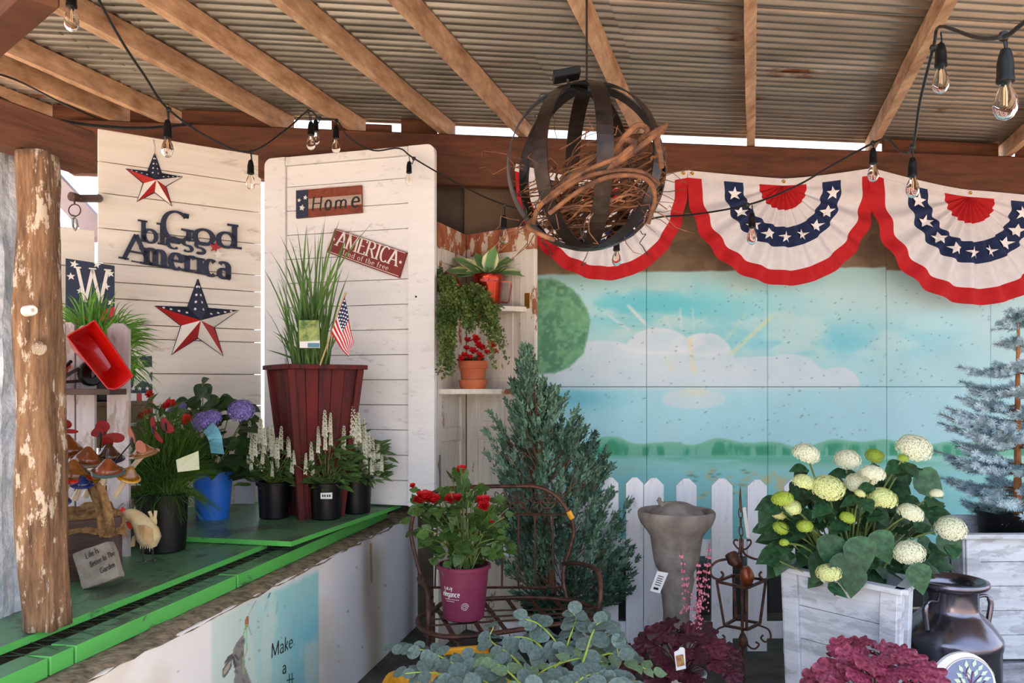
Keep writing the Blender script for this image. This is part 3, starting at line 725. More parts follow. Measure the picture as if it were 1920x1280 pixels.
def potmesh(r,h,rb=None,lip=.012,th=.006,n=32,ribs=0):
    rb=rb or r*.8
    pr=[(rb*.2,0.004),(rb*.9,0),(rb,.006),(r-lip*.4,h-lip*1.6),(r+lip*.35,h-lip*1.5),(r+lip*.45,h-.003),(r+lip*.2,h),(r-th,h),(r-th*1.5,h-.03),(rb-th,.02),(0,.02)]
    return M().lathe(pr,n=n)
def pot(parent,r,h,mt,rb=None,lip=.012,at=(0,0,0),name='pot',soil=True):
    org=ORG[parent.name]; m=potmesh(r,h,rb,lip)
    mm=M(); mm.add([V(p)+org+V(at) for p in m.v],m.f); obj(name,mm,mt,parent,True)
    if soil:
        s=M(); s.lathe([(0,h-.025),(r*.5,h-.022),(r-.008,h-.03),(r-.012,h-.05)],org+V(at),24); obj('soil',s,m_soil,parent,True)
def leaves(name,me_list,parent,items,smooth=True):
    for i,(p,d,up,s,sx) in enumerate(items): inst(name,me_list[i%len(me_list)],parent,orient(p,d,up,s,sx))
# ---------------------------------------------------------------- bunting
bt=[]
def surf(o,u,n,a,b,npl,amp,th,rho):
    """half disc; th 0..pi from left to right, rho 0..1"""
    c=math.cos(PI-th); s_=math.sin(th)
    rr=1.0+.0*th
    z=amp*math.sin(th*npl)*min(1,.25+rho*1.2)*min(1,s_*3)*(1 if rho>0 else 0)
    sag=.04*b*s_
    return o+u*(a*rho*c)+V((0,0,-1))*(b*rho*s_**.85+sag*rho)+n*(.03+z+.05*s_*rho)
def bunting(px0,py0,px1,py1,sag,yb,lab,npl=9,cx=None):
    A=BP.on(px0,py0,.075); B=BP.on(px1,py1,.075); cxm=(px0+px1)/2 if cx is None else cx
    C=BP.on(cxm,max(py0,py1)*.5+min(py0,py1)*.5+sag,.075); D=BP.on(cxm,yb,.075)
    t=thing('bunting',lab,'bunting',C,group='pleated bunting fans along the beam')
    u=(B-A); u.z=0; a=u.length/2; u.normalize(); n=BP.n; b=C.z-D.z
    zA,zB=A.z-C.z,B.z-C.z
    def f(th,rho):
        p=surf(C,u,n,a,b,npl*2.4,.022,th,rho); x=(p-C).dot(u)/a; w=(1-math.sin(th))**1.0
        lift=(zA if x<0 else zB)*abs(x)**1.3
        # flat side panels hang; ends rise to the grommets
        return p+V((0,0,lift*(1-.55*math.sin(th))))
    rings=[(.0,.25,m_redcloth),(.25,.42,m_whitecloth),(.42,.62,m_navycloth),(.62,.85,m_whitecloth),(.85,1.0,m_redcloth)]
    NT=150
    for (r0,r1,mt) in rings:
        m=M(); K=max(2,int((r1-r0)/.04)); vs=[f(PI*i/NT,(r0+(r1-r0)*j/K)) for i in range(NT+1) for j in range(K+1)]
        m.add(vs,[(i*(K+1)+j,i*(K+1)+j+1,(i+1)*(K+1)+j+1,(i+1)*(K+1)+j) for i in range(NT) for j in range(K)])
        obj('cloth_band',m,mt,t,True,ang=3)
    for j in range(9):
        th=PI*(.06+.88*j/8); rc=.525; m=M()
        # star laid over the pleats, in local coordinates of the fan
        def g_(q,w):
            x=rc*math.cos(PI-th)+q; y=rc*math.sin(th)+w; return f(math.atan2(max(y,.001),-x) if True else 0,math.hypot(x,y))+n*.013
        s=.075; pts=[g_(s*(1 if i%2==0 else .42)*math.sin(PI*i/5),-s*(1 if i%2==0 else .42)*math.cos(PI*i/5)*a/b*.8) for i in range(10)]
        cc=g_(0,0); m.add([cc]+pts,[(0,1+i,1+(i+1)%10) for i in range(10)]); obj('star',m,m_starcloth,t)
    m=M(); top=[f(0,1-i/10) for i in range(11)]+[f(PI,i/10) for i in range(1,11)]
    m.strap([p+V((0,0,.018))+n*.004 for p in top],.045,.003,n); obj('header_tape',m,m_whitecloth,t)
    for i in(0,10,20):
        p=top[i]+n*.008+V((0,0,.02)); p+=u*(.03 if i==0 else (-.03 if i==20 else 0))
        m=M(); m.lathe([(.004,0),(.011,.001),(.012,.003),(.008,.005),(.004,.003)],p,14,ax=n); obj('grommet',m,m_brass,t,True)
    return t
bunting(967,322,1288,334,28,522,'pleated bunting fan behind the wire globe, left of three',9)
bunting(1288,334,1640,328,18,531,'middle pleated bunting fan of red, white and navy cloth',9)
bunting(1640,328,2010,388,12,566,'pleated bunting fan at the right end, bottom edge torn',9,cx=1812)
# ---------------------------------------------------------------- metal globe with vine
GC=P(1100,315,2.55); GR=.252
def gl(px,py,dd=0): return P(px,py,2.55+dd)
t=thing('wire_globe','dark iron band globe hanging from the roof, with vine inside','ornament',GC-V((0,0,GR)))
for i in range(4):
    az=.12+i*PI/4; m=M(); pts=[GC+V((math.cos(az)*math.sin(a),math.sin(az)*math.sin(a),math.cos(a)))*GR*1.0 for a in [2*PI*k/56 for k in range(57)]]
    sc=[V((p.x-GC.x,p.y-GC.y,(p.z-GC.z)*1.03))+GC for p in pts]
    m.strap(sc,.05,.004,lambda i,p:(p-GC)); obj('band',m,m_irondk,t)
m=M(); m.lathe([(0,.006),(.045,.005),(.05,0),(.045,-.004),(0,-.004)],GC+V((0,0,GR*1.03)),20); obj('top_disc',m,m_irondk,t,True)
m=M(); m.tube([GC+V((0,0,GR*1.03)),GC+V((0,0,GR*1.03+.05)),GC+V((0,0,.9))],.0035,6); obj('hanging_chain',m,m_irondk,t)
m=M(); c=P(1062,141,2.5); m.box(c,(.042,0,.008),(0,.03,0),(-.002,0,.012),.003); obj('solar_panel',m,m_black,t)
m=M(); m.tube([c,c+V((.01,.01,-.03)),GC+V((0,0,GR))],.006,6); obj('panel_stalk',m,m_black,t)
m=M()
for i in range(26):
    a=R(0,6.28); el=R(-1.2,1.4); p=GC+V((math.cos(a)*math.cos(el),math.sin(a)*math.cos(el),math.sin(el)))*GR*R(.85,1.05)
    pts=[p]; 
    for j in range(6): pts.append(pts[-1]+V((R(-.02,.02),R(-.02,.02),R(-.04,.01))))
    m.tube(bez(pts,3),.0014,4)
tag(obj('light_wire',m,m_blackrub,t),kind='stuff')
vt=thing('grapevine_bundle','brown grapevine twigs coiled inside the iron globe','vine',GC-V((0,0,GR*.9)))
ax=V((-.35,.1,1)).normalized(); e1=ax.orthogonal().normalized(); e2=ax.cross(e1)
for i in range(110):
    rr=GR*R(.35,.9); c=GC+V((.045,0,-.075))+ax*R(-.09,.07); a0=R(0,6.28); ln=R(1.6,4.6); pts=[]; w=R(.15,.5)
    for k in range(12):
        a=a0+ln*k/11; p=c+(e1*math.cos(a)+e2*math.sin(a))*rr*(1+.2*math.sin(k*1.3+i))+ax*(w*.18*math.sin(a*1.2+i)); 
        d=p-GC
        if d.length>GR*.99: p=GC+d.normalized()*GR*.99
        pts.append(p)
    r0=R(.0014,.0040) if i>10 else R(.006,.009); m=M(); m.tube(bez(pts,2),[r0*(1-.5*k/22) for k in range(23)],6); obj('vine_twig',m,m_bark,vt,True)
for k,pl in enumerate(([(1150,290,-.2),(1165,265,-.22),(1195,235,-.22),(1215,245,-.22),(1200,262,-.2),(1230,245,-.24),(1250,232,-.22)],
          [(1110,350,-.2),(1150,310,-.24),(1200,275,-.24),(1225,255,-.24),(1248,235,-.24),(1240,250,-.22)],[(1235,240,-.23),(1232,262,-.22),(1238,290,-.2),(1240,315,-.18)],
          [(1150,305,-.24),(1175,285,-.25),(1190,270,-.24),(1170,262,-.22),(1160,285,-.2)],[(1000,410,-.12),(990,425,-.14),(1015,440,-.18),(1040,450,-.18)],[(1000,420,-.14),(1010,390,-.15),(1040,360,-.2),(1100,320,-.24),(1160,295,-.25)],
          [(1020,380,-.2),(1080,340,-.25),(1140,322,-.26),(1200,322,-.24),(1235,345,-.2)],[(1030,400,-.2),(1090,355,-.26),(1150,330,-.27),(1210,335,-.24),(1228,370,-.2),(1215,420,-.18)])):
    m=M(); m.tube(bez([gl(*q) for q in pl],5),[.011-.0002*j for j in range((len(pl)-1)*5+1)] if k<4 else .007,8); obj('vine_branch',m,m_bark,vt,True)
for i in range(40):
    a=R(0,6.28); p=GC+V((math.cos(a),math.sin(a)*.8,R(-.9,.2)))*GR*.85; m=M(); pts=[p]
    d=(p-GC).normalized()
    for j in range(4): pts.append(pts[-1]+(d+rv(.9))*.028)
    m.tube(pts,[.002,.0018,.0015,.0012,.0008],5); obj('thin_twig',m,m_bark,vt)
# ---------------------------------------------------------------- string lights
def bulbset(parent,p,sc=1.0,drop=.045):
    p=V(p); m=M(); m.tube([p+V((0,0,drop*sc+.02)),p+V((.003,0,drop*.4*sc+.02)),p+V((0,0,.015))],.0026*sc,6); m.lathe([(.003,.03),(.009,.028),(.0125,.018),(.016,0),(.0165,-.03),(.0175,-.032),(.0175,-.04),(.013,-.041)],p,20)
    m2=M(); m2.v=[tuple(p+(V(q)-p)*sc) for q in m.v]; m2.f=m.f; m2.m=m.m; s=obj('socket',m2,m_black,parent,True)
    b=M(); b.lathe([(.011,-.04),(.012,-.05),(.019,-.066),(.0235,-.085),(.0225,-.100),(.015,-.113),(.006,-.118),(0,-.1185)],(0,0,0),20)
    b.v=[tuple(p+V(q)*sc) for q in b.v]; obj('bulb',b,m_glass,s,True)
    f=M(); f.tube([V((0,0,-.045)),V((.0035,0,-.06)),V((.0035,0,-.09))],.0022,5); f.tube([V((-.003,0,-.05)),V((-.003,0,-.088))],.0016,5); f.v=[tuple(p+V(q)*sc) for q in f.v]; obj('filament',f,m_fil,s)
def px2(x,y,d): return P(x,y,d)
st=thing('string_lights','black festoon cable of clear bulbs looping under the roof','string lights',P(1400,395,3.6))
path=[(2050,-60,1.35),(1920,42,1.5),(1882,68,1.58),(1830,70,1.8),(1762,50,2.25),(1750,90,2.3),(1725,190,2.55),(1711,275,2.8),(1690,285,2.95),(1665,262,3.2),(1637,268,3.35),(1560,310,3.5),(1490,350,3.6),(1402,384,3.75),(1300,402,3.95),(1230,408,4.05),(1157,430,4.15),(1060,412,4.2),(946,384,4.3),(860,345,4.35),(776,297,4.4),(748,278,4.4),(700,282,4.4),(655,258,4.35),(631,226,4.3),(600,222,4.25),(578,208,4.2),(540,240,4.1),(471,284,3.8),(400,262,3.4),(316,205,3.0),(270,140,2.75),(230,80,2.55),(180,-10,2.3),(150,-80,2.2)]
m=M(); m.tube(bez([P(*q) for q in path],5),.0045,7); obj('cable',m,m_blackrub,st,True)
for (x,y,d,sc) in((1885,135,1.58,.95),(1764,112,2.25,.95),(1711,320,2.8,.95),(1637,298,3.35,.95),(1410,418,3.7,1.0),(1156,462,4.12,1.0),(945,420,4.28,1.05),(767,318,4.38,.9),(630,252,4.28,1.0),(583,245,4.2,1.0),(592,240,4.3,.9),(470,318,3.8,.95),(314,248,3.0,.95),(134,2,2.35,.9)):
    bulbset(st,P(x,y,d)+V((0,0,.018)),sc)
    k=min(path,key=lambda q:(q[0]-x)**2+(q[1]-y)**2*.3)
    m=M(); top=P(k[0],k[1],k[2]); m.tube([top,top.lerp(P(x,y,d),.5)+V((.004,0,0)),P(x,y,d)+V((0,0,.05))],.0028,5); m.ball(top,.009,8,sc=(1.3,1,1.3)); obj('drop_wire',m,m_blackrub,st,True)
st2=thing('power_cable','thick black cable sagging along the side beam at left','cable',P(150,225,2.6))
m=M(); m.tube(bez([P(*q) for q in((-80,150,2.3),(0,184,2.4),(60,212,2.5),(150,232,2.7),(250,240,3.0),(315,237,3.2),(360,232,3.3))],6),.006,7); obj('cord',m,m_blackrub,st2,True)
m=M(); m.tube(bez([P(*q) for q in((-40,130,3.6),(30,150,3.7),(120,195,4.2),(190,225,4.5))],6),.005,7); obj('cord',m,m_blackrub,st2,True)
# ---------------------------------------------------------------- post and hook
pm=N('old_post_wood'); g1=pm.noise(7,8,st=(5,5,.7),rough=.7); c0=pm.ramp(g1,[(.32,lin((70,44,28))),(.5,lin((132,96,66))),(.7,lin((176,136,98)))])
pk=pm.noise(9,8,st=(2.2,2.2,.8),rough=.72); tc=pm.n('ShaderNodeTexCoord'); sp=pm.n('ShaderNodeSeparateXYZ'); pm.l(tc.outputs['Object'],sp.inputs[0])
mk=pm.ramp(pk,[(.55,(0,0,0,1)),(.58,(1,1,1,1))]); c1_=pm.mix(mk,c0,lin((204,184,160))); pm.l(c1_,pm.b.inputs['Base Color']); pm.b.inputs['Roughness'].default_value=.85; pm.bump(g1,1,.02)
pb=PZ(62,1185,.80); pt_=thing('rough_post','thick rough timber post with peeling paint at the left edge','post',pb)
m=M(); NZ=44; NA=28; vs=[]
for i in range(NZ+1):
    f=i/NZ; z=.80+1.38*f; cxp=(62-960+ (40-62)*f)/F*2.27; w=.054*(1.0-.1*f); 
    for j in range(NA):
        a=2*PI*j/NA; q=(abs(math.cos(a))**5+abs(math.sin(a))**5)**-.2
        nn_=noise.fractal(V((math.cos(a)*1.5,math.sin(a)*1.5,z*2.2)),1,2,3)*.012+noise.noise(V((math.cos(a)*6,math.sin(a)*6,z*1.2)))*.006
        vs.append((cxp+math.cos(a)*q*(w+nn_),2.33+math.sin(a)*q*(w+nn_),z))
m.add(vs,[(i*NA+j,i*NA+(j+1)%NA,(i+1)*NA+(j+1)%NA,(i+1)*NA+j) for i in range(NZ) for j in range(NA)]+[tuple(range(NA))[::-1],tuple(NZ*NA+j for j in range(NA))])
obj('timber',m,pm.m,pt_,True,ang=3)
m=M(); m.lathe([(0,0),(.016,0),(.014,.01),(.016,.018),(.014,.026),(.016,.034),(.013,.042),(.005,.043),(.0045,.035),(0,.035)],P(50,583,2.25),18,ax=(.75,-.6,0)); obj('insulator_knob',m,mat('white_porcelain',(214,206,196),rough=.35),pt_,True)
m=M(); 
for r in range(4): m.lathe([(.022-.005*r,.0+.003*r),(.019-.005*r,.006+.003*r),(.016-.004*r,.004+.003*r)],P(72,652,2.262)+V((0,0,0)),16,ax=(.3,-1,0))
obj('knot',m,pm.m,pt_,True)
hk=thing('hanging_hook','rusty hook arm with ring and swivel clip beyond the post','hook',P(178,370,3.9))
m=M(); m.tube([P(186,372,4.27),P(150,372,3.8),P(133,368,3.75)],[.022,.018,.022],10); obj('arm',m,m_iron,hk,True)
m=M(); c=P(140,394,3.75); m.tube([c+V((math.cos(a)*.028,0,math.sin(a)*.028)) for a in [2*PI*i/18 for i in range(19)]],.003,6,cap=False); m.tube([P(139,370,3.75),P(140,384,3.75)],.004,6); obj('ring',m,m_iron,hk,True)
m=M(); m.tube([P(139,404,3.75),P(136,412,3.75),P(137,425,3.75),P(141,431,3.75),P(145,424,3.75),P(142,410,3.75)],.006,8); m.ball(P(137,407,3.75),.012,10); obj('swivel_clip',m,m_galv,hk,True)
g=M(); g.beam(P(60,300,4.6),P(190,440,4.6),.06,.12); struct('diagonal_brace',g,mat('pale_outdoor_board',(190,182,196),(208,200,212),6,rough=.8))
# ---------------------------------------------------------------- wall signs
def barnstar(pl,cx,cy,rpx,lab,off=.0,rot=0):
    c=pl.on(cx,cy,.004); d=c.y; r=rpx*d/F; t=thing('metal_star',lab,'star',c,group=None)
    u,n,v=pl.u,pl.n,V((0,0,1)); pts=star_pts(c,u,v,r,.40,rot); ap=c+n*r*.28
    colr={0:'n',9:'n',1:'n',2:'w',3:'w' ,4:'r',5:'w',6:'r',7:'w',8:'r'}
    # face i joins point i and i+1
    seg={0:'n',9:'n',1:'n',2:'w',3:'r',4:'w',5:'r',6:'w',7:'r',8:'n'}
    mm={'n':M(),'w':M(),'r':M()}
    for i in range(10): mm[seg[i]].add([ap,pts[i],pts[(i+1)%10]],[(0,1,2)])
    obj('navy_faces',mm['n'],m_navy,t); obj('white_faces',mm['w'],m_whitepaint,t); obj('red_faces',mm['r'],m_redpaint,t)
    m=M(); m.tube(pts+[pts[0]],.003,5); obj('rolled_edge',m,m_navy,t)
    m=M()
    for (i,fr) in((0,(.15,.35,.55,.78)),(2,(.2,.4,.6,.78)),(8,(.2,.4,.6,.78))):
        for f in fr:
            for side in(-1,1):
                j=(i+side)%10
                if seg[i if side>0 else j]!='n': continue
                q=ap.lerp(pts[i],f); b=pts[j]; p=q.lerp(b.lerp(pts[i],f),.45); nn_=(pts[i]-ap).cross(pts[j]-ap).normalized(); nn_=nn_ if nn_.dot(n)>0 else -nn_
                m.lathe([(0,.0012),(r*.032,.001)],p,8,ax=nn_)
    obj('white_dots',m,m_white,t); return t
s1=barnstar(PB,290,340,52,'small raised metal star, hung highest on the left board wall')
m=M(); p=PB.on(290,292,.01); m.tube([p,p+V((.003,0,.05)),p+V((-.008,0,.09)),p+V((.004,0,.08))],.0015,5); obj('hanging_wire',m,m_galv,s1)
barnstar(PB,371,602,79,'large raised metal star below the cut out lettering')
o=PB.on(330,460,.02); t=thing('cutout_sign','cut metal lettering God bless America between the two metal stars','sign',o)
m=M()
def lt2(txt,x0,y0,x1,y1,hpx,pl,mm,off=.018,**kw):
    a=pl.on(x0,y0,off); b=pl.on(x1,y1,off); lettering(mm,txt,a,(b-a).normalized(),(0,0,1),pl.n,hpx*a.y/F,width=(b-a).length,**kw)
lt2('G',300,447,362,458,56,PB,m,w=.17,th=.006); lt2('od',360,456,449,467,46,PB,m,w=.22,th=.006)
lt2('bl',262,452,312,460,40,PB,m,w=.2,th=.006,off=.014); lt2('ess',310,464,386,478,36,PB,m,w=.2,th=.006,off=.014); lt2('A',228,485,284,495,50,PB,m,w=.17,th=.006); lt2('merica',268,495,434,524,50,PB,m,w=.21,th=.006)
m.beam(PB.on(246,489,.02),PB.on(420,519,.02),.006,.006); m.beam(PB.on(300,442,.019),PB.on(440,464,.019),.006,.006)
obj('letters',m,m_navy,t)
m=M(); m.poly(star_pts(PB.on(404,464,.028),PB.u,V((0,0,1)),.036,.42,.2),PB.n,.004); obj('red_star',m,m_redpaint,t)
m=M(); m.poly(star_pts(PB.on(409,477,.032),PB.u,V((0,0,1)),.034,.42,-.1),PB.n,.004); obj('white_star',m,m_whitepaint,t)
# W board
PW=Plane(123,3.95,215,4.06)
t=thing('letter_board','navy board with a white letter W among stars, behind the grass','sign',PW.on(170,690,0))
m=M(); q=[PW.on(123,484,0),PW.on(123,690,0),PW.on(215,690,0),PW.on(215,498,0)]; m.poly(q,PW.n,.015); obj('board',m,m_navy,t)
m=M(); a=PW.on(141,566,.002); b=PW.on(206,570,.002); lettering(m,'W',a,(b-a).normalized(),(0,0,1),PW.n,.175,width=(b-a).length,w=.09,th=.002); obj('letter',m,m_whitepaint,t)
for(x,y,r_)in((139,495,.021),(133,518,.02),(182,496,.018),(207,513,.02),(199,537,.02),(208,567,.02),(150,545,.016)):
    m=M(); m.poly(star_pts(PW.on(x,y,.003),PW.u,V((0,0,1)),r_,.42,R(-.3,.3)),PW.n,.003); obj('star',m,m_whitepaint,t)
m=M(); m.poly([PW.on(123,600,.001),PW.on(123,690,.001),PW.on(215,690,.001),PW.on(215,575,.001)],PW.n,.002); obj('red_lower_band',m,m_redpaint,t)
# star board
PS=Plane(243,4.1,290,4.17)
t=thing('star_board','tall flag painted board with one large white star above the red flowers','sign',PS.on(266,800,0))
m=M(); m.poly([PS.on(243,668,0),PS.on(243,820,0),PS.on(287,820,0),PS.on(285,667,0)],PS.n,.015); obj('board',m,m_navy,t)
m=M(); m.poly(star_pts(PS.on(265,700,.003),PS.u,V((0,0,1)),.085,.42,-.15),PS.n,.003); obj('star',m,m_whitepaint,t)
for x in(250,262,276):
    m=M(); m.poly(star_pts(PS.on(x,728,.003),PS.u,V((0,0,1)),.012,.42,0),PS.n,.003); obj('star',m,m_whitepaint,t)
for i,(x0,x1)in enumerate(((256,266),(278,287))):
    m=M(); m.poly([PS.on(x0,737,.003),PS.on(x0,820,.003),PS.on(x1,820,.003),PS.on(x1,737,.003)],PS.n,.003); obj('red_stripe',m,m_redpaint,t)
for i,(x0,x1)in enumerate(((244,256),(266,278))):
    m=M(); m.poly([PS.on(x0,737,.003),PS.on(x0,820,.003),PS.on(x1,820,.003),PS.on(x1,737,.003)],PS.n,.003); obj('white_stripe',m,m_whitepaint,t)
# Home plaque
m_plaqr=mat_wood('red_stained_plaque',(92,40,22),(146,70,46),(7,1,7),scale=4,rough=.7,bump=.2); m_plaqw=mat_wood('greyed_white_plaque',(150,128,116),(190,172,160),(1,1,9),scale=4,rough=.7,bump=.2)
t=thing('home_plaque','brown and white striped plaque lettered Home, with navy corner','sign',PC.on(616,405,0))
c4=[(555,357),(555,409),(678,398),(677,347)]
def q4(u_,v_,off): # bilinear in the plaque
    a=V(c4[0]+(0,)).lerp(V(c4[3]+(0,)),u_); b=V(c4[1]+(0,)).lerp(V(c4[2]+(0,)),u_); p=a.lerp(b,v_); return PC.on(p.x,p.y,off)
def patch(u0,u1,v0,v1,off,th,nm,mt,tt): m=M(); m.poly([q4(u0,v0,off),q4(u0,v1,off),q4(u1,v1,off),q4(u1,v0,off)],PC.n,th); obj(nm,m,mt,tt)
patch(0,1,0,1,.018,.017,'board',m_plaqr,t); patch(.19,1,.34,.70,.0188,.001,'white_stripe',m_plaqw,t); patch(0,.185,0,1,.019,.0012,'navy_corner',m_navy,t)
for(u_,v_,r_)in((.045,.36,.012),(.14,.28,.014),(.09,.64,.019)):
    m=M(); m.poly(star_pts(q4(u_,v_,.024),PC.u,V((0,0,1)),r_,.5,.2),PC.n,.005); obj('star',m,m_whitepaint,t)
m=M()
for ch,u0,u1,h_ in(('H',.22,.40,.082),('o',.43,.54,.09),('m',.57,.79,.08),('e',.83,.97,.095)):
    a=q4(u0,.80,.0195); b=q4(u1,.80,.0195); lettering(m,ch,a,(b-a).normalized(),(0,0,1),PC.n,h_,width=(b-a).length,serif=False,contrast=.35,w=.12 if ch=='H' else .15,th=.001,slant=.12)
obj('lettering',m,m_navy if False else mat('charcoal_letter_paint',(36,36,38),rough=.7),t)
# AMERICA plaque
m_plaq2=mat_wood('maroon_plaque',(104,34,34),(134,54,50),(1,1,9),scale=4,rough=.7,bump=.2,paint=(126,46,44),cover=.6)
t=thing('america_plaque','tilted maroon plaque lettered AMERICA land of the free','sign',PC.on(690,500,0))
c4=[(628,428),(613,473),(748,521),(762,473)]
patch(0,1,0,1,.02,.018,'board',m_plaq2,t); patch(.012,.988,.03,.05,.0205,.0006,'border_line',m_whitepaint,t); patch(.012,.988,.93,.95,.0205,.0006,'border_line',m_whitepaint,t)
m=M(); vv=(q4(.5,0,.02)-q4(.5,1,.02)); vv.normalize()
a=q4(.075,.62,.0205); b=q4(.93,.62,.0205); lettering(m,'AMERICA',a,(b-a).normalized(),vv,PC.n,.088,width=(b-a).length,w=.13,th=.001)
a=q4(.2,.88,.0205); b=q4(.84,.88,.0205); lettering(m,'land of the free',a,(b-a).normalized(),vv,PC.n,.03,width=(b-a).length,w=.11,th=.001,serif=True,track=.12)
obj('lettering',m,m_whitepaint,t)
for u_ in(.03,.96):
    m=M(); m.poly(star_pts(q4(u_,.42,.021),PC.u,V((0,0,1)),.012,.42,.3),PC.n,.001); obj('star',m,m_whitepaint,t)
# ---------------------------------------------------------------- picket fence in front of the mural
FD=4.45
t=thing('picket_fence','low white picket fence standing in front of the mural wall','fence',P(1330,1236,FD))
def picket(m,cx,w,z0,z1,y,th=.018,ch=.35):
    c=w*ch; pts=[V((cx-w/2,y,z0)),V((cx+w/2,y,z0)),V((cx+w/2,y,z1-c)),V((cx+w/2-c,y,z1)),V((cx-w/2+c,y,z1)),V((cx-w/2,y,z1-c))]
    m.poly(pts,(0,-1,0),th)
for (px,w,ty) in((1042,36,899),(1094,34,900),(1144,31,895),(1190,32,895),(1226,37,896),(1287,38,897),(1354,39,897),(1420,36,899),(1489,37,899),(1556,37,900),(1624,37,900)):
    m=M(); p=P(px,ty,FD+R(-.004,.004)); picket(m,p.x,w*FD/F,.02+R(-.01,.01),p.z,p.y); obj('picket',m,m_picket,t)
for z in(.60,.14):
    m=M(); m.box(V((.99,FD+.032,z)),(1.06,0,0),(0,.014,0),(0,0,.045),.002); obj('rail',m,m_picket,t)
# ---------------------------------------------------------------- fountain
fc=P(1268,1200,4.1); fc.z=0; k=4.1/F
t=thing('stone_fountain','grey cast stone pedestal fountain with dome and small bird on top','fountain',fc)
zz=lambda y:EYE+(HY-y)*k
pr=[(.0,0),(.13,0),(.13,.04),(.105,.07),(.085,.14),(.07,zz(1190)),(.066,zz(1149)),(.074,zz(1118)),(.088,zz(1092)),(.092,zz(1084)),(.086,zz(1078)),(.09,zz(1070)),(.104,zz(1062)),(.114,zz(1050)),(.125,zz(1022)),(.133,zz(1004)),(.155,zz(992)),(.182,zz(980)),(.195,zz(968)),(.197,zz(960)),(.190,zz(956)),(.172,zz(958)),(.155,zz(972)),(.0,zz(978))]
m=M(); m.lathe(pr,fc,48); obj('pedestal_bowl',m,m_stone,t,True,ang=.9)
m=M(); m.lathe([(.148,zz(970)),(.135,zz(960)),(.10,zz(949)),(.055,zz(942)),(.02,zz(940)),(0,zz(940))],fc,40); obj('dome',m,m_stone,t,True)
m=M(); b0=fc+V((-.075,-.02,zz(946))); m.tube([b0+V((.035,0,-.004)),b0+V((.01,0,.012)),b0,b0+V((-.018,0,.022)),b0+V((-.03,0,.026))],[.003,.013,.017,.010,.002],10); m.ball(b0+V((-.015,0,.03)),.011,10); m.tube([b0+V((.01,0,.014)),b0+V((.05,0,.010)),b0+V((.066,0,.004))],[.007,.006,.003],8); obj('small_bird',m,m_stone,t,True)
m=M(); a=P(1238,1090,3.93); m.poly([P(1232,1070,3.93),P(1219,1107,3.9),P(1237,1112,3.9),P(1253,1074,3.93)],(0,-1,0),.001); tg=obj('price_tag',m,m_white,t)
m=M(); m.poly([P(1226,1100,3.895),P(1225,1104,3.895),P(1234,1106,3.895),P(1235,1102,3.895)],(0,-1,0),.0005); 
for j in range(5): m.poly([P(1234-j*1.5,1078+j*4,3.92-j*.004),P(1233.5-j*1.5,1079.3+j*4,3.92-j*.004),P(1244-j*1.5,1082.3+j*4,3.92-j*.004),P(1244.5-j*1.5,1081+j*4,3.92-j*.004)],(0,-1,0),.0005)
obj('tag_print',m,m_black,tg)
# ---------------------------------------------------------------- lantern
LD=3.95
t=thing('garden_lantern','rusty iron lantern stake with scroll arms beside the stone fountain','lantern',(P(1396,1100,LD).x,LD,0))
def scroll(m,c,r0,a0,turns,r=.005,sx=1,grow=.45,n=26,plane='x'):
    pts=[]
    for i in range(n+1):
        f=i/n; a=a0+turns*2*PI*f; rr=r0*(1-(1-grow)*f); pts.append(c+V((sx*math.cos(a)*rr,0,math.sin(a)*rr)))
    m.tube(pts,r,6)
m=M(); X0=P(1396,0,LD).x
def L_(px,py,dy=0): return P(px,py,LD+dy)
m.tube([L_(1388,912),L_(1388,935),L_(1390,960)],[.002,.006,.006],6)
for i in range(5):
    c=L_(1388+i*.5,945+i*17); m.tube([c+V((math.cos(a)*.009*(1 if i%2 else .35),math.sin(a)*.006,math.sin(a)*.026)) for a in [2*PI*j/14 for j in range(15)]],.003,5,cap=False)
obj('chain',m,m_iron,t,True)
# shackled frame: square top ring, tapering to bottom ring
sq=lambda cx,cy,hw,dy:[L_(cx-hw,cy-3,0),L_(cx+hw*.15,cy-12,.12),L_(cx+hw,cy,0),L_(cx+hw*.2,cy+9,-.12)]
top=[L_(1344,1090),L_(1375,1078,.14),L_(1436,1087),L_(1400,1102,-.12)]; bot=[L_(1358,1172),L_(1380,1160,.10),L_(1425,1168),L_(1400,1180,-.09)]
for rr in(top,bot):
    m=M()
    for i in range(4): m.beam(rr[i],rr[(i+1)%4],.012,.012)
    obj('square_ring',m,m_iron,t)
for i in range(4): m=M(); m.beam(top[i],bot[i],.014,.010); obj('corner_bar',m,m_iron,t)
for sx in(-1,1):
    m=M(); m.tube(bez([L_(1392,1030),L_(1392+sx*8,1028),L_(1392+sx*16,1018),L_(1392+sx*14,1012),L_(1392+sx*8,1013)],5),.005,6)
    m.tube(bez([L_(1390+sx*2,1010),L_(1390+sx*4,1035),L_(1390+sx*20,1046),L_(1390+sx*45,1052),L_(1390+sx*58,1065),L_(1390+sx*55,1080),L_(1390+sx*42,1086),L_(1390+sx*34,1078),L_(1390+sx*38,1071)],5),.006,6); obj('scroll_arm',m,m_iron,t,True)
    m=M(); m.tube(bez([L_(1393+sx*30,1172),L_(1393+sx*48,1180),L_(1393+sx*52,1196),L_(1393+sx*42,1203),L_(1393+sx*34,1196),L_(1393+sx*38,1190)],5),.005,6); m.tube(bez([L_(1393,1185),L_(1393+sx*10,1210),L_(1393+sx*22,1216),L_(1393+sx*30,1208),L_(1393+sx*24,1203)],5),.005,6); obj('lower_scroll',m,m_iron,t,True)
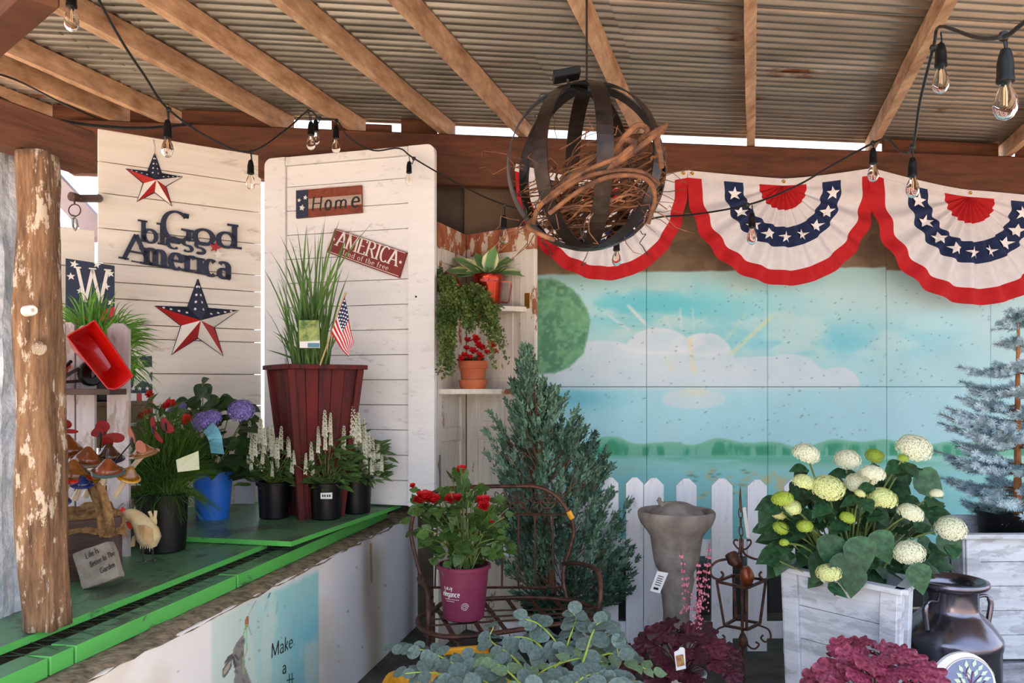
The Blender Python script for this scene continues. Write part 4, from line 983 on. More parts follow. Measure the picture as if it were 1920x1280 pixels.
m=M(); m.tube([L_(1388,1025,.02),L_(1390,1045,.02),L_(1392,1180,.02),L_(1396,1290)],[.006,.008,.008,.006],8); m.lathe([(0,-.05),(.02,-.04),(.026,-.02),(.02,.0),(.012,.02),(0,.03)],L_(1393,1195),12); obj('stake',m,m_iron,t,True)
m=M(); m.tube([L_(1370,1038),L_(1376,1050,-.02),L_(1386,1060,-.05)],[.03,.034,.022],10); obj('lamp_socket',m,m_iron,t,True)
cop=mat('copper_brown',(120,58,36),(150,76,48),9,rough=.35,metal=.5)
m=M(); m.lathe([(.004,0),(.02,.012),(.034,.04),(.034,.06),(.026,.085),(.016,.1)],L_(1403,1100,-.06),20,ax=(-.12,0,1)); obj('copper_shade',m,cop,t,True)
m=M(); m.poly([L_(1392,952,-.03),L_(1400,1008,-.03),L_(1406,1006,-.03),L_(1398,950,-.03)],(0,-1,0),.001); obj('hang_tag',m,m_white,t)
# ---------------------------------------------------------------- bench
t=thing('iron_bench','rusty wrought iron garden bench with lattice seat and daisy scroll back','bench',(P(950,0,3.7).x,3.7,0))
SZ=.45; s_=lambda x,y:PZ(x,y,SZ)
out=bez([s_(809,1149),s_(838,1128),s_(923,1122),s_(1000,1120),s_(1070,1126),s_(1122,1142),s_(1126,1155),s_(1100,1163),s_(1029,1172),s_(960,1182),s_(892,1191),s_(833,1193),s_(795,1182),s_(783,1166),s_(790,1154),s_(809,1149)],4)
m=M(); m.tube(out,.011,8,cap=False); obj('seat_rim',m,m_iron,t,True)
qa,qb,qc,qd=s_(812,1140),s_(1112,1140),s_(1116,1156),s_(800,1183)   # back-left, back-right, front-right, front-left
def bl(u_,v_): return qa.lerp(qb,u_).lerp(qd.lerp(qc,u_),v_)
qa2,qb2=s_(830,1128),s_(1090,1128)
for v_ in(.22,.55,.82):
    m=M(); L=lambda u_:(s_(805,1140).lerp(s_(795,1183),v_)).lerp(s_(1112,1136).lerp(s_(1115,1158),v_),u_); m.strap([L(0)+V((0,0,.003)),L(1)+V((0,0,.003))],.02,.003,(0,0,1)); obj('seat_strap',m,m_iron,t)
for (x0,y0,x1,y1) in((820,1140,850,1190),(868,1128,905,1187),(905,1126,950,1182),(951,1122,990,1175),(992,1121,1040,1170),(1040,1124,1085,1165),(1072,1128,1112,1160)):
    m=M(); m.strap([s_(x0,y0)-V((0,0,.002)),s_(x1,y1)-V((0,0,.002))],.022,.003,(0,0,1)); obj('seat_strap',m,m_iron,t)
BD=4.02
def B_(x,y,dd=0): return P(x,y,BD+dd)
m=M(); m.tube(bez([B_(810,1120,-.1),B_(801,1101,-.06),B_(789,1077,-.03),B_(774,1020),B_(771,985),B_(785,945),B_(820,920),B_(860,914),B_(900,912),B_(960,911),B_(1010,913),B_(1045,932),B_(1068,965),B_(1076,995),B_(1068,1030),B_(1058,1060),B_(1056,1090,-.03),B_(1063,1125,-.06)],5),.0105,8); obj('back_frame',m,m_iron,t,True)
for y,x0,x1 in((964,772,1069),(1101,800,1056)):
    m=M(); m.tube([B_(x0,y),B_(x1,y)],.007,6); obj('cross_bar',m,m_iron,t,True)
for x in(820,850,880,910,942,972,1003,1036):
    m=M(); m.tube([B_(x,964),B_(x-2+ (x-900)*.03,1101)],.005,6); obj('spindle',m,m_iron,t,True)
for cx in(792+20,862,898,937,972,1012,1043):
    m=M(); c=B_(cx,940)
    for j in range(7 if 800<cx<1040 else 5):
        a=j*2*PI/7+.2; d=V((math.cos(a),0,math.sin(a))); e=V((-d.z,0,d.x)); m.tube(bez([c,c+d*.03+e*.011,c+d*.052,c+d*.03-e*.011,c],4),.0028,5)
    m.ball(c,.008,8); obj('daisy_scroll',m,m_iron,t,True)
m=M(); m.tube(bez([B_(1056,1056),P(1085,1056,3.8),P(1116,1066,3.6),P(1125,1085,3.55),P(1126,1120,3.5),P(1121,1160,3.5),P(1112,1350,3.55)],5),.0105,8); obj('arm_and_leg',m,m_iron,t,True)
m=M(); m.tube(bez([B_(789,1077),P(785,1085,3.9),P(790,1092,3.75),P(800,1102,3.65),P(803,1130,3.6),P(803,1180,3.55),P(800,1352,3.6)],5),.0105,8); obj('arm_and_leg',m,m_iron,t,True)
m=M(); m.tube([P(797,1190,3.6),P(835,1192,3.45),P(858,1205,3.42),P(866,1240,3.4),P(870,1380,3.4)],.009,8); obj('curved_brace',m,m_iron,t,True)
for(x,d)in((812,4.0),(1066,4.0)): m=M(); p=P(x,1130,d); m.tube([p,V((p.x,p.y+.03,0))],.010,8); obj('rear_leg',m,m_iron,t,True)
m=M(); m.tube([B_(1066,958,-.012),B_(1073,972,-.012)],.014,8); obj('yellow_tape',m,m_yellow,t,True)
# ---------------------------------------------------------------- rose on the bench
c=V((P(869,0,3.6).x,3.62,SZ+.006)); t=thing('potted_rose','bushy red rose in a plum coloured nursery pot standing on the bench','potted plant',c)
m_plum=mat('plum_plastic',(112,34,62),(126,42,72),6,rough=.5); pot(t,.118,.245,m_plum,rb=.092,lip=.012)
m=M(); 
def cyl_text(m,txt,c,r,a0,a1,z,h,w=.1,**kw):
    mm=M(); L=abs(a1-a0)*r; lettering(mm,txt,V((0,0,0)),V((1,0,0)),V((0,0,1)),V((0,-1,0)),h,width=L,serif=False,contrast=.2,th=.0008,w=w,**kw)
    for p in mm.v:
        a=a0+(a1-a0)*p[0]/L; rr=r*(1+.28*(z+p[2]-.12)) -p[1]*1+.0015; m.v.append((c.x+math.cos(a)*rr,c.y+math.sin(a)*rr,c.z+z+p[2]))
    o=len(m.v)-len(mm.v); m.f+= [tuple(i+o for i in f) for f in mm.f]; m.m+=mm.m
rd0=lambda d:math.radians(d)
cyl_text(m,'easy',c,.103,rd0(220),rd0(246),.148,.024,w=.1); cyl_text(m,'elegance',c,.103,rd0(214),rd0(264),.118,.026,w=.1)
lp=M(); 
obj('pot_lettering',m,m_white,t)
m=M(); a=rd0(276); p=c+V((math.cos(a)*.104,math.sin(a)*.104,.075)); nn_=V((math.cos(a),math.sin(a),.2)).normalized(); x_=V((-nn_.y,nn_.x,0)).normalized(); y_=nn_.cross(x_)
m.tube([p+x_*math.cos(q)*(.018-.0006*i)+y_*math.sin(q)*(.018-.0006*i) for i,q in enumerate([i*.6 for i in range(26)])],.0009,4)
for z_,a0,a1 in((.106,222,264),(.097,226,252)): m.tube([c+V((math.cos(rd0(q))*.1035,math.sin(rd0(q))*.1035,z_)) for q in range(a0,a1,4)],.0009,4)
obj('pot_emblem',m,m_white,t)
m_rleaf=mat('rose_leaf',(52,84,38),(92,124,58),6,rough=.5,rnd=.3,transl=.25); rl=mesh('rose_leaf',leafmesh(OV,.15,.2),m_rleaf,True,ang=3)
top=c+V((0,0,.25)); tips=[]
m=M()
for i in range(52):
    a=i*2.4; r_=math.sqrt((i+.5)/52); tip=P(868+94*r_*math.cos(a),975+82*r_*math.sin(a),3.58+R(-.14,.14)); tips.append(tip)
    m.tube(bez([top+V((R(-.04,.04),R(-.04,.04),-.03)),top.lerp(tip,.5)+V((0,0,.03)),tip],3),[.0028]*7,5)
for (px,py,d) in((865,885,3.6),(790,945,3.55),(772,925,3.55),(905,945,3.5),(858,930,3.6),(925,1010,3.45),(825,960,3.5)):
    tip=P(px,py,d); tips.append(tip); m.tube(bez([top,top.lerp(tip,.5)+V((0,0,.03)),tip],3),.0026,5)
obj('stems',m,m_stem,t,True)
cnt=0
for tip in tips:
    for j in range(5):
        b=tip.lerp(top,R(0,.28)+.0)+rv(.03); d=(b-top); d=V((d.x,d.y,d.z*.3)).normalized()+rv(.7); inst('leaf',rl,t,orient(b,d,V((0,-.5,.9))+rv(.6),R(.042,.068))); cnt+=1
m_rose=mat('crimson_petals',(176,10,18),(206,20,30),12,rough=.6,rnd=.15,island=True,transl=.2); rb_=mesh('bloom',bloom(26,1,3),m_rose,True,ang=3)
for (px,py,d,s) in((797,935,3.42,.036),(812,940,3.42,.032),(788,941,3.44,.028),(907,942,3.42,.03),(908,950,3.40,.024),(845,936,3.5,.024),(866,882,3.58,.022),(774,911,3.5,.012),(858,935,3.48,.02),(922,980,3.4,.01),(921,979,3.4,.010)):
    p=P(px,py,d); inst('bloom',rb_,t,Matrix.Translation(p)@Matrix.Rotation(R(.2,1.0),4,'X')@Matrix.Diagonal((s*1.25,s*1.25,s*1.25,1)))
# ---------------------------------------------------------------- corner shelf plants
def onshelf(px,Y,z): return V(((px-CX)/F*Y,Y,z))
c=onshelf(914,4.70,1.966); t=thing('copper_mug_planter','shiny copper red mug with handle on the top corner shelf, holding a hosta','potted plant',c)
m_mug=mat('copper_red_enamel',(150,36,18),(176,52,26),5,rough=.22,metal=.75,coat=.4)
m=M(); m.lathe([(0,0),(.070,0),(.073,.006),(.088,.14),(.089,.143),(.088,.146),(.097,.185),(.099,.188),(.096,.19),(.090,.186),(.084,.145),(.06,.15),(0,.15)],c,32); obj('mug',m,m_mug,t,True)
m=M(); m.strap([c+V((.085,-.01,.15)),c+V((.135,-.01,.15)),c+V((.14,-.01,.13)),c+V((.125,-.01,.035)),c+V((.118,-.01,.028)),c+V((.078,-.01,.03))],.02,.005,lambda i,p:(p-c-V((.1,0,.09)))); obj('handle',m,m_mug,t)
m_host=N('variegated_hosta'); tc=m_host.n('ShaderNodeTexCoord'); sp=m_host.n('ShaderNodeSeparateXYZ'); m_host.l(tc.outputs['Object'],sp.inputs[0]); mt_=m_host.n('ShaderNodeMath',operation='ABSOLUTE'); m_host.l(sp.outputs['X'],mt_.inputs[0])
cc=m_host.ramp(mt_.outputs[0],[(.14,lin((104,148,92))),(.2,lin((222,226,170)))]); m_host.l(m_host.rnd(cc,.15),m_host.b.inputs['Base Color']); m_host.b.inputs['Roughness'].default_value=.45
hl=mesh('hosta_leaf',leafmesh([(0,.03),(.15,.16),(.35,.27),(.55,.28),(.75,.18),(.92,.06),(1,0)],.2,.35),m_host.m,True,ang=3)
top=c+V((0,0,.17))
for (dx,dz,dy,s) in((-.20,.07,-.05,.20),(-.13,.15,0,.2),(-.05,.20,.02,.17),(.02,.19,-.05,.18),(.09,.13,0,.19),(.17,.04,-.04,.19),(.06,.06,-.1,.17),(-.06,.08,-.1,.19),(-.15,.02,-.06,.16),(.02,.12,.06,.18),(.12,.09,.05,.16),(-.1,.1,.07,.16)):
    b=top+V((dx*.35,dy*.3,.02)); inst('leaf',hl,t,orient(b,V((dx,dy,dz)),V((0,-.6,1)),s))
m=M()
for i in range(9): a=R(0,6.28); m.tube([top+V((0,0,-.02)),top+V((math.cos(a)*.05,math.sin(a)*.05,.06))],.004,5)
obj('leaf_stalks',m,m_stem,t)
c=onshelf(887,4.66,1.488); t=thing('terracotta_pot','small terracotta pot on saucer with red blooms on the lower corner shelf','potted plant',c)
m=M(); m.lathe([(0,0),(.068,0),(.072,.004),(.084,.038),(.085,.042),(.086,.052),(.080,.052),(.074,.014),(0,.012)],c,28); obj('saucer',m,m_terra,t,True)
m=M(); o_=c+V((0,0,.013)); m.lathe([(0,0),(.062,0),(.064,.004),(.076,.105),(.083,.106),(.088,.145),(.086,.149),(.080,.148),(.074,.12),(0,.12)],o_,28); obj('pot',m,m_terra,t,True)
m_red2=mat('scarlet_petals',(196,12,24),(222,24,36),12,rough=.6,rnd=.2,island=True,transl=.2); rb2=mesh('bloom',bloom(16,1,9),m_red2,True,ang=3)
rlg=mesh('small_leaf',leafmesh(HE,.1,.1),mat('geranium_leaf',(38,66,34),(66,98,48),6,rough=.55,rnd=.3),True,ang=3)
for i in range(16):
    a=R(0,6.28); inst('leaf',rlg,t,orient(o_+V((math.cos(a)*.03,math.sin(a)*.03,.14)),V((math.cos(a),math.sin(a),R(.2,1))),V((0,-.5,1)),R(.05,.08)))
for (px,py,s) in((878,640,.032),(893,636,.03),(905,655,.034),(922,648,.034),(915,663,.03),(888,660,.034),(872,668,.03),(882,672,.03),(898,648,.03),(928,660,.026),(876,655,.03),(865,672,.022),(900,668,.03)):
    p=P(px,py,4.58+R(-.03,.05)); inst('bloom',rb2,t,Matrix.Translation(p)@Matrix.Rotation(R(.4,1.3),4,'X')@Matrix.Diagonal((s,s,s,1)))
c=onshelf(848,4.68,1.966); t=thing('trailing_fern','feathery green trailing plant spilling off the top corner shelf beside the mug','potted plant',c)
pot(t,.06,.13,m_mug,rb=.05)
m=M(); m.tube([c+V((-.02,-.05,.1)),c+V((-.04,-.10,.16)),c+V((-.02,-.11,.185))],[.008,.008,.018],8); m.tube([c+V((.02,-.07,.17)),c+V((.07,-.12,.09)),c+V((.1,-.14,.06))],.006,6); obj('spout',m,m_mug,t,True)
m_fern=mat('fern_green',(66,92,38),(112,132,66),6,rough=.6,rnd=.35,island=True,transl=.3); m=M(); st_=M()
lf=[(0,0,0),(.5,.35,0),(0,1,0),(-.5,.35,0)]
def spray(m,a,b,n,s,spread=1.0):
    for j in range(n):
        p=a.lerp(b,R(0,1))+rv(.012*spread); d=rv(1)+V((0,-.3,-.4)); mx=orient(p,d,rv(1)+V((0,-1,.5)),s*R(.7,1.4)); m.add([mx@V(q) for q in lf],[(0,1,2,3)])
for k in range(64):
    f=R(0,1); 
    if k<26: e=(R(822,852),R(600,712),R(4.35,4.5))
    elif k<50: e=(R(850,940),R(560,632),R(4.3,4.45))
    elif k<56: e=(R(925,950),R(620,700),R(4.4,4.5))
    else: e=(R(815,850),R(505,560),R(4.5,4.6))
    E=P(*e); A=c+V((R(-.03,.03),-.05,.12)); mid=P(e[0]*.6+850*.4,R(535,585) if e[0]>850 else R(520,570),4.42); pts=bez([A,mid,mid.lerp(E,.55)+V((R(-.02,.02),0,.02)),E],8)
    st_.tube(pts,.0014,4)
    for i in range(5,len(pts)-1): spray(m,pts[i],pts[i+1],7,.016,1.5)
obj('stems',st_,m_stem,t); tag(obj('foliage',m,m_fern,t),kind='stuff')
# ---------------------------------------------------------------- juniper
jc=V((P(1040,0,4.38).x,4.42,0)); t=thing('juniper_shrub','tall blue green juniper shrub standing behind the iron bench','shrub',jc)
pot(t,.17,.28,m_black,rb=.14)
m_jun=mat('juniper_green',(44,74,60),(112,150,124),3.5,rough=.65,rnd=.4,island=True,transl=.15)
prof=[(645,985,8),(700,992,26),(740,1000,50),(790,1020,85),(850,1030,110),(900,1042,100),(960,1050,105),(1010,1060,120),(1060,1065,118),(1110,1070,100),(1150,1060,70)]
def jp(y):
    for a,b in zip(prof,prof[1:]):
        if a[0]<=y<=b[0]: f=(y-a[0])/(b[0]-a[0]); return a[1]+(b[1]-a[1])*f,a[2]+(b[2]-a[2])*f
m=M(); br=M()
br.tube(bez([jc+V((0,0,.2)),P(1035,1100,4.4),P(1025,950,4.4),P(1010,800,4.4),P(990,660,4.4)],5),[.028-.0012*i for i in range(21)],8)
for k in range(470):
    y=645+505*R(0,1)**.8; cx,hw=jp(y); rw=hw/F*4.4; a=R(0,2*PI); q=R(.55,1.08) if R(0,1)<.9 else R(1.05,1.3)
    tip=P(cx,y,4.40)+V((math.cos(a)*rw*q,math.sin(a)*rw*q*.8,0)); ctr=P(cx,min(y+60+hw*.5,1120),4.40)
    if tip.y>4.95: tip.y=4.95
    d=(tip-ctr).normalized(); d=(d+V((0,0,.45))).normalized(); ln=R(.10,.22); base=tip-d*ln
    if k%2==0: br.tube([ctr.lerp(base,.3),base,tip],[.004,.003,.001],4)
    for j in range(34):
        f=R(0,1)**.7; p=base+d*ln*f+rv(.03*(1.15-f)); dd=d+rv(.55); L=R(.02,.042)
        mx=orient(p,dd,rv(1)+V((0,-.6,.3)),L,L*.75); 
        m.add([mx@V(q_) for q_ in((0,0,0),(.16,.25,.02),(.42,.5,0),(.14,.55,.05),(.2,.9,0),(0,1.2,0),(-.2,.85,.04),(-.12,.5,0),(-.44,.45,0),(-.14,.22,.03))],[(0,1,3,7,9),(1,2,3),(3,4,5,6,7),(7,8,9)])
obj('branches',br,m_twig,t); tag(obj('foliage',m,m_jun,t),kind='stuff')
# ---------------------------------------------------------------- planter boxes on the right
def boxplanter(name,lab,corners,zt,h,taper,mt,nrows,legz=0,pt=None,labels=None):
    """corners of the rim: front-left, front-right, back-right, back-left"""
    cs=[V((c.x,c.y,zt)) for c in corners]; ctr=sum(cs,V((0,0,0)))/4
    t=thing(name,lab,'planter',V((ctr.x,ctr.y,zt-h)))
    def pt_(i,z,ins=0): 
        f=1-taper*(zt-z)/h; q=ctr+(cs[i]-ctr)*f; q=q+(ctr-q).normalized()*ins; q.z=z; return q
    for i in range(4):
        j=(i+1)%4; nrm=(cs[j]-cs[i]).cross(V((0,0,1))).normalized()
        for r in range(nrows):
            z1=zt-.02-(h-.03)*r/nrows; z0=zt-.02-(h-.03)*(r+1)/nrows+.003
            a,b,c_,d=pt_(i,z0,.03),pt_(j,z0,.03),pt_(j,z1,.03),pt_(i,z1,.03); m=M(); o=nrm*-.014
            m.add([a,b,c_,d,a+o,b+o,c_+o,d+o],[(0,1,2,3),(7,6,5,4),(0,4,5,1),(1,5,6,2),(2,6,7,3),(3,7,4,0)]); obj('plank',m,mt,t)
        u=(cs[j]-cs[i]).normalized()
        for (e,s) in((i,1),(j,-1)):
            m=M(); a=pt_(e,zt-.015,.012)+u*s*.035; b=pt_(e,zt-h,.012)+u*s*.035; m.box((a+b)/2,u*.034,nrm*.010,(a-b)/2,.003); obj('corner_batten',m,mt,t)
        m=M(); a=cs[i]+V((0,0,-.01)); b=cs[j]+V((0,0,-.01)); m.beam(a-u*.012,b+u*.012,.05,.022,c=.003); obj('rim_board',m,mt,t)
    m=M(); q=[pt_(i,zt-.09,.05) for i in range(4)]; m.add(q,[(0,1,2,3)]); obj('soil',m,m_soil,t)
    return t
fl=PZ(1462,1059,.735); fr=PZ(1690,1104,.735); dv=(fr-fl); pr_=V((-dv.y,dv.x,0)).normalized(); br_=fr+(V((.20,.27,0)))*.78; bl_=fl+(br_-fr)
boxplanter('planter_box','whitewashed board planter box holding the white hydrangea','a'and[fl,fr,br_,bl_],.735,.72,.10,m_greywash,5)
fl2=PZ(1806,1001,.82); bl2=PZ(1766,966,.82); fr2=fl2+V((.78,.02,0)); 
B2=boxplanter('planter_box','large whitewashed planter box on grey block holding the blue spruce',[fl2,fr2,bl2+V((.78,.02,0)),bl2],.82,.60,.03,m_greywash,5)
m=M(); m_blk=mat('grey_weathered_block',(120,122,132),(170,172,182),9,rough=.9,bump=.8,st=(1,1,3))
t=thing('support_block','row of grey weathered blocks under the large spruce planter','block',fl2+V((.3,.3,-.82)))
for i in range(4):
    m=M(); m.box(V((fl2.x+.06+i*.2,fl2.y+.28,.108)),(.096,.01,0),(0,.26,0),(0,0,.108),.008); obj('block',m,m_blk,t)
# hydrangea
hc=(fl+br_)/2; hc.z=.65; t=thing('hydrangea','white flowering hydrangea with big green leaves in the whitewashed planter','potted plant',hc)
HD=3.42
heads=[(1512,851,25,0),(1589,862,24,0),(1640,855,17,2),(1714,840,32,0),(1693,859,10,2),(1508,904,21,1),(1553,915,30,1),(1606,905,22,0),(1637,888,22,0),(1622,897,22,0),(1654,934,27,1),(1467,935,20,2),(1484,951,18,1),(1461,962,14,1),(1464,989,15,2),(1509,986,15,2),(1470,1017,9,2),(1589,970,14,2),(1707,962,24,0),(1756,925,12,0),(1783,991,28,0),(1705,1036,28,0),(1554,1074,23,1),(1613,925,10,1)]
cols_=[mat('hydrangea_white',(226,230,196),(244,246,224),14,rough=.6,rnd=.12,island=True,transl=.2),mat('hydrangea_cream',(212,224,140),(234,238,182),14,rough=.6,rnd=.14,island=True,transl=.2),mat('hydrangea_lime',(158,184,60),(186,206,84),14,rough=.6,rnd=.16,island=True,transl=.2)]
fh=[mesh('flower_head',flowerdome(150,1,k,.68),cols_[k]) for k in range(3)]
m_hl=mat('hydrangea_leaf',(24,60,36),(56,104,66),4,rough=.45,rnd=.28,transl=.2,bump=.3,bs=30)
hls=[mesh('leaf',leafmesh(HE,.16,.22),m_hl,True,ang=3),mesh('leaf',leafmesh(OV,.2,.35),m_hl,True,ang=3)]
m=M(); root=hc+V((0,0,.0))
for (px,py,r_,k) in heads:
    d=HD-.12+R(-.06,.06)-(0 if py<880 else .14) ; p=P(px,py,d); s=r_/F*d
    inst('flower_head',fh[k],t,Matrix.Translation(p)@Matrix.Rotation(R(.15,.6),4,'X')@Matrix.Rotation(R(-.25,.25),4,'Y')@Matrix.Rotation(R(0,6),4,'Z')@Matrix.Diagonal((s,s,s,1)))
    m.tube(bez([root+V((R(-.12,.12),R(-.08,.08),0)),root.lerp(p,.6)+V((0,0,.05)),p],4),.004,5)
    for j in range(2):
        a=R(0,6.28); inst('leaf',hls[j],t,orient(p-V((0,0,s*1.1)),V((math.cos(a),math.sin(a)*.7+.2,R(-.5,.1))),V((0,-.5,1)),R(.07,.10)))
for k in range(215):
    y=R(900,1080); w_=145 if y>940 else 100; cx=1595+ (y-950)*.05; px=cx+R(-w_,w_)*(1 if y<1060 else .78); d=HD+R(-.20,.25); p=P(px,y,d)
    dd=V(((px-cx)/120+R(-.5,.5),R(-1,.2),R(-.7,.4))); inst('leaf',hls[k%2],t,orient(p,dd,V((R(-.4,.4),-.8,.9)),R(.07,.125)))
    if k%3==0: m.tube([root.lerp(p,.3),p],.003,4)
for (px,py,d,dx,dz,s) in((1558,1005,3.15,-.1,-1,.16),(1605,1010,3.12,.2,-1,.18),(1580,1040,3.1,.1,-1,.17),(1720,890,3.3,.7,-.6,.17),(1765,1000,3.3,.6,-.8,.15),(1715,1060,3.05,.3,-1,.14),(1470,1030,3.35,-.3,-.9,.14),(1640,1000,3.15,.4,-.8,.16),(1545,1040,3.2,-.4,-.9,.15),(1690,880,3.35,-.5,-.7,.15),(1600,1065,3.1,-.1,-1,.14)):
    inst('leaf',hls[0],t,orient(P(px,py,d),V((dx,-.25,dz)),V((0,-1,.3)),s*.85))
obj('stems',m,m_stem,t,True)
# ---------------------------------------------------------------- spruce
sc_=V((P(1908,0,4.1).x,4.1,.55)); t=thing('blue_spruce','young blue spruce in a black pot inside the large planter','tree',sc_)
mm=potmesh(.235,.32,.2,.014); q=M(); q.add([V(p)+V((sc_.x+.03,sc_.y-.04,.55)) for p in mm.v],mm.f); obj('pot',q,m_black,t,True)
q=M(); q.lathe([(0,.30),(.22,.29),(.225,.27)],(sc_.x+.03,sc_.y-.04,.55),24); obj('soil',q,m_soil,t)
m=M(); topz=P(0,578,4.1).z; m.tube([sc_+V((0,0,.2)),V((sc_.x,4.1,1.5)),V((sc_.x+.005,4.1,topz-.02))],[.022,.012,.006],8); obj('trunk',m,mat('orange_brown_bark',(150,96,56),(186,130,84),20,rough=.85,bump=.5),t,True)
m_spr=mat('blue_spruce_needles',(140,176,190),(206,228,238),5,rough=.6,rnd=.3,island=True)
def needles(m,a,b,n,L,dn=1.0):
    d=(b-a).normalized(); x=d.orthogonal().normalized(); y=d.cross(x)
    for i in range(n):
        f=i/n; an=i*2.4+R(-.3,.3); o=x*math.cos(an)+y*math.sin(an); p=a.lerp(b,f); dd=(o+d*.75).normalized(); l=L*R(.8,1.15)*(1 if f<.93 else .8); s=d.cross(o)*.0026
        m.add([p-s,p+s,p+dd*l+s*.3,p+dd*l-s*.3],[(0,1,2,3)])
tw=m_twig
specs=[]
lev=[(600,.07,5),(640,.06,4),(690,.15,7),(735,.24,9),(780,.33,11),(830,.39,12),(880,.38,13),(925,.36,12),(960,.30,9)]
for (y,rr,nb) in lev:
    for k in range(nb):
        a=2*PI*k/nb+R(-.3,.3)+y; specs.append((y+R(-12,12),a,rr*R(.8,1.12)))
specs+=[(815,PI+.1,.44),(700,PI-.1,.29),(870,PI+.25,.36),(760,PI+.2,.3)]
for (y,a,rr) in specs:
    base=V((sc_.x,4.1,P(0,y,4.1).z)); d=V((math.cos(a),math.sin(a),R(.0,.28))).normalized(); 
    tip=base+d*rr; mid=base.lerp(tip,.5)+V((0,0,-.02))
    if tip.y>4.75: tip.y=4.75
    m=M(); br=M(); pts=bez([base,mid,tip],4); br.tube(pts,[.005,.005,.004,.004,.003,.003,.002,.002,.0015],5)
    for i in range(1,len(pts)-1): needles(m,pts[i],pts[i+1],30,.028)
    nt=max(3,int(rr/.038)); side=d.cross(V((0,0,1))).normalized()
    for j in range(nt):
        f=.3+.6*j/nt; p=pts[int(f*(len(pts)-1))]; s=(1 if j%2 else -1); e=p+(d*.8+side*s*.8+V((0,0,R(-.25,.1)))).normalized()*R(.07,.13)*(1.3-f); br.tube([p,e],.0015,4); needles(m,p,e,64,.027)
    o=obj('branch',br,tw,t); obj('needles',m,m_spr,o)
m=M(); needles(m,V((sc_.x,4.1,topz-.12)),V((sc_.x+.004,4.1,topz)),60,.03); 
for k in range(4): a=k*1.57+.4; p=V((sc_.x,4.1,topz-.03)); needles(m,p,p+V((math.cos(a),math.sin(a),.35))*.07,40,.024)
obj('leader_needles',m,m_spr,t)
# ---------------------------------------------------------------- milk can
mc=V((P(1783,0,3.46).x,3.46,0)); k=3.46/F; zz=lambda y:EYE+(HY-y)*k
t=thing('milk_can','dark metal milk can with flared rim beside the hydrangea planter','milk can',mc)
m_can=mat('dark_polished_steel',(104,102,114),(132,128,140),6,rough=.2,metal=.9,bump=.04,bs=8)
m=M(); m.lathe([(0,0),(.178,0),(.182,.01),(.184,.04),(.184,zz(1210)),(.189,zz(1203)),(.191,zz(1196)),(.189,zz(1189)),(.183,zz(1184)),(.15,zz(1163)),(.118,zz(1148)),(.106,zz(1143)),(.103,zz(1138)),(.103,zz(1108)),(.108,zz(1103)),(.135,zz(1098)),(.142,zz(1094)),(.144,zz(1090)),(.140,zz(1086)),(.128,zz(1085)),(.104,zz(1094)),(.098,zz(1104)),(.098,zz(1140)),(.14,zz(1170)),(.17,.4),(.17,.03),(0,.03)],mc,56); m.v=[(mc.x+(q_[0]-mc.x)*1.045,mc.y+(q_[1]-mc.y)*1.045,q_[2]) for q_ in m.v]; obj('body',m,m_can,t,True)
for s in(-1,1):
    m=M(); d=V((s*.86,-.5,0)) if s<0 else V((.95,.1,0)); d.normalize()
    pts=bez([mc+d*.103+V((0,0,zz(1122))),mc+d*.16+V((0,0,zz(1118))),mc+d*.185+V((0,0,zz(1132))),mc+d*.172+V((0,0,zz(1168)))],5); m.tube(pts,[.008]*8+[.012]*8,10); obj('handle',m,m_can,t,True)
t2=thing('arched_sign','arched white garden sign with a leafy tree emblem leaning on the can','sign',P(1800,1400,3.0)*V((1,1,0)).x if False else V((P(1805,0,3.02).x,3.02,0)))
SD=3.03
def sg(x,y,o=0): return P(x,y,SD-o)
m=M(); arcp=[sg(1724,1500),sg(1724,1262),sg(1741,1258),sg(1743,1262)]+[sg(1806+62*math.cos(q_),1290-67*math.sin(q_)) for q_ in [PI-.45-(PI-.45)*i/18 for i in range(19)]]+[sg(1868,1500)]
m.poly(arcp,(0,-1,0),.015); obj('board',m,m_white,t2)
m=M(); m.lathe([(0,.001),(.094,.001),(.094,0)],sg(1816,1281,.001),40,ax=(0,-1,0)); obj('emblem_disc',m,mat('slate_blue_print',(128,140,176),rough=.5),t2)
m=M(); m.strap([sg(1816+(-54+0)*math.cos(q_),1290-58*math.sin(q_),.0015) for q_ in [.2+i*.12 for i in range(22)]],.002,.001,(0,-1,0)); obj('inner_line',m,m_galv,t2)
m=M()
for (x0,y0,x1,y1,x2,y2) in((1822,1300,1820,1278,1806,1260),(1822,1300,1822,1275,1824,1258),(1822,1300,1826,1280,1840,1266),(1820,1290,1806,1282,1800,1270),(1824,1290,1838,1284,1848,1276),(1821,1282,1812,1262,1816,1250)):
    m.tube(bez([sg(x0,y0,.004),sg(x1,y1,.004),sg(x2,y2,.004)],4),.0022,4)
obj('tree_trunk',m,mat('purple_print',(112,70,110),rough=.5),t2)
m=M()
for (x,y,a) in((1802,1254,.5),(1812,1246,.1),(1827,1244,-.3),(1838,1252,-.7),(1845,1262,-1.0),(1850,1272,-1.3),(1800,1266,.9),(1796,1276,1.2),(1818,1258,.2),(1830,1262,-.3),(1836,1274,-.8),(1806,1276,.8),(1815,1268,.4),(1848,1284,-1.5),(1800,1286,1.4)):
    d=V((-math.sin(a),0,math.cos(a))); e=V((d.z,0,-d.x)); c=sg(x,y,.0045); m.poly([c-d*.014,c+e*.008,c+d*.018,c-e*.008],(0,-1,0),.001)
obj('printed_leaves',m,mat('pale_green_print',(206,226,200),rough=.5),t2)
m=M(); m.tube([sg(1756,1500,.003),sg(1756,1281,.003),sg(1775,1281,.003),sg(1775,1300,.003)],.0015,4); obj('printed_frame',m,mat('violet_line',(110,100,140),rough=.5),t2)
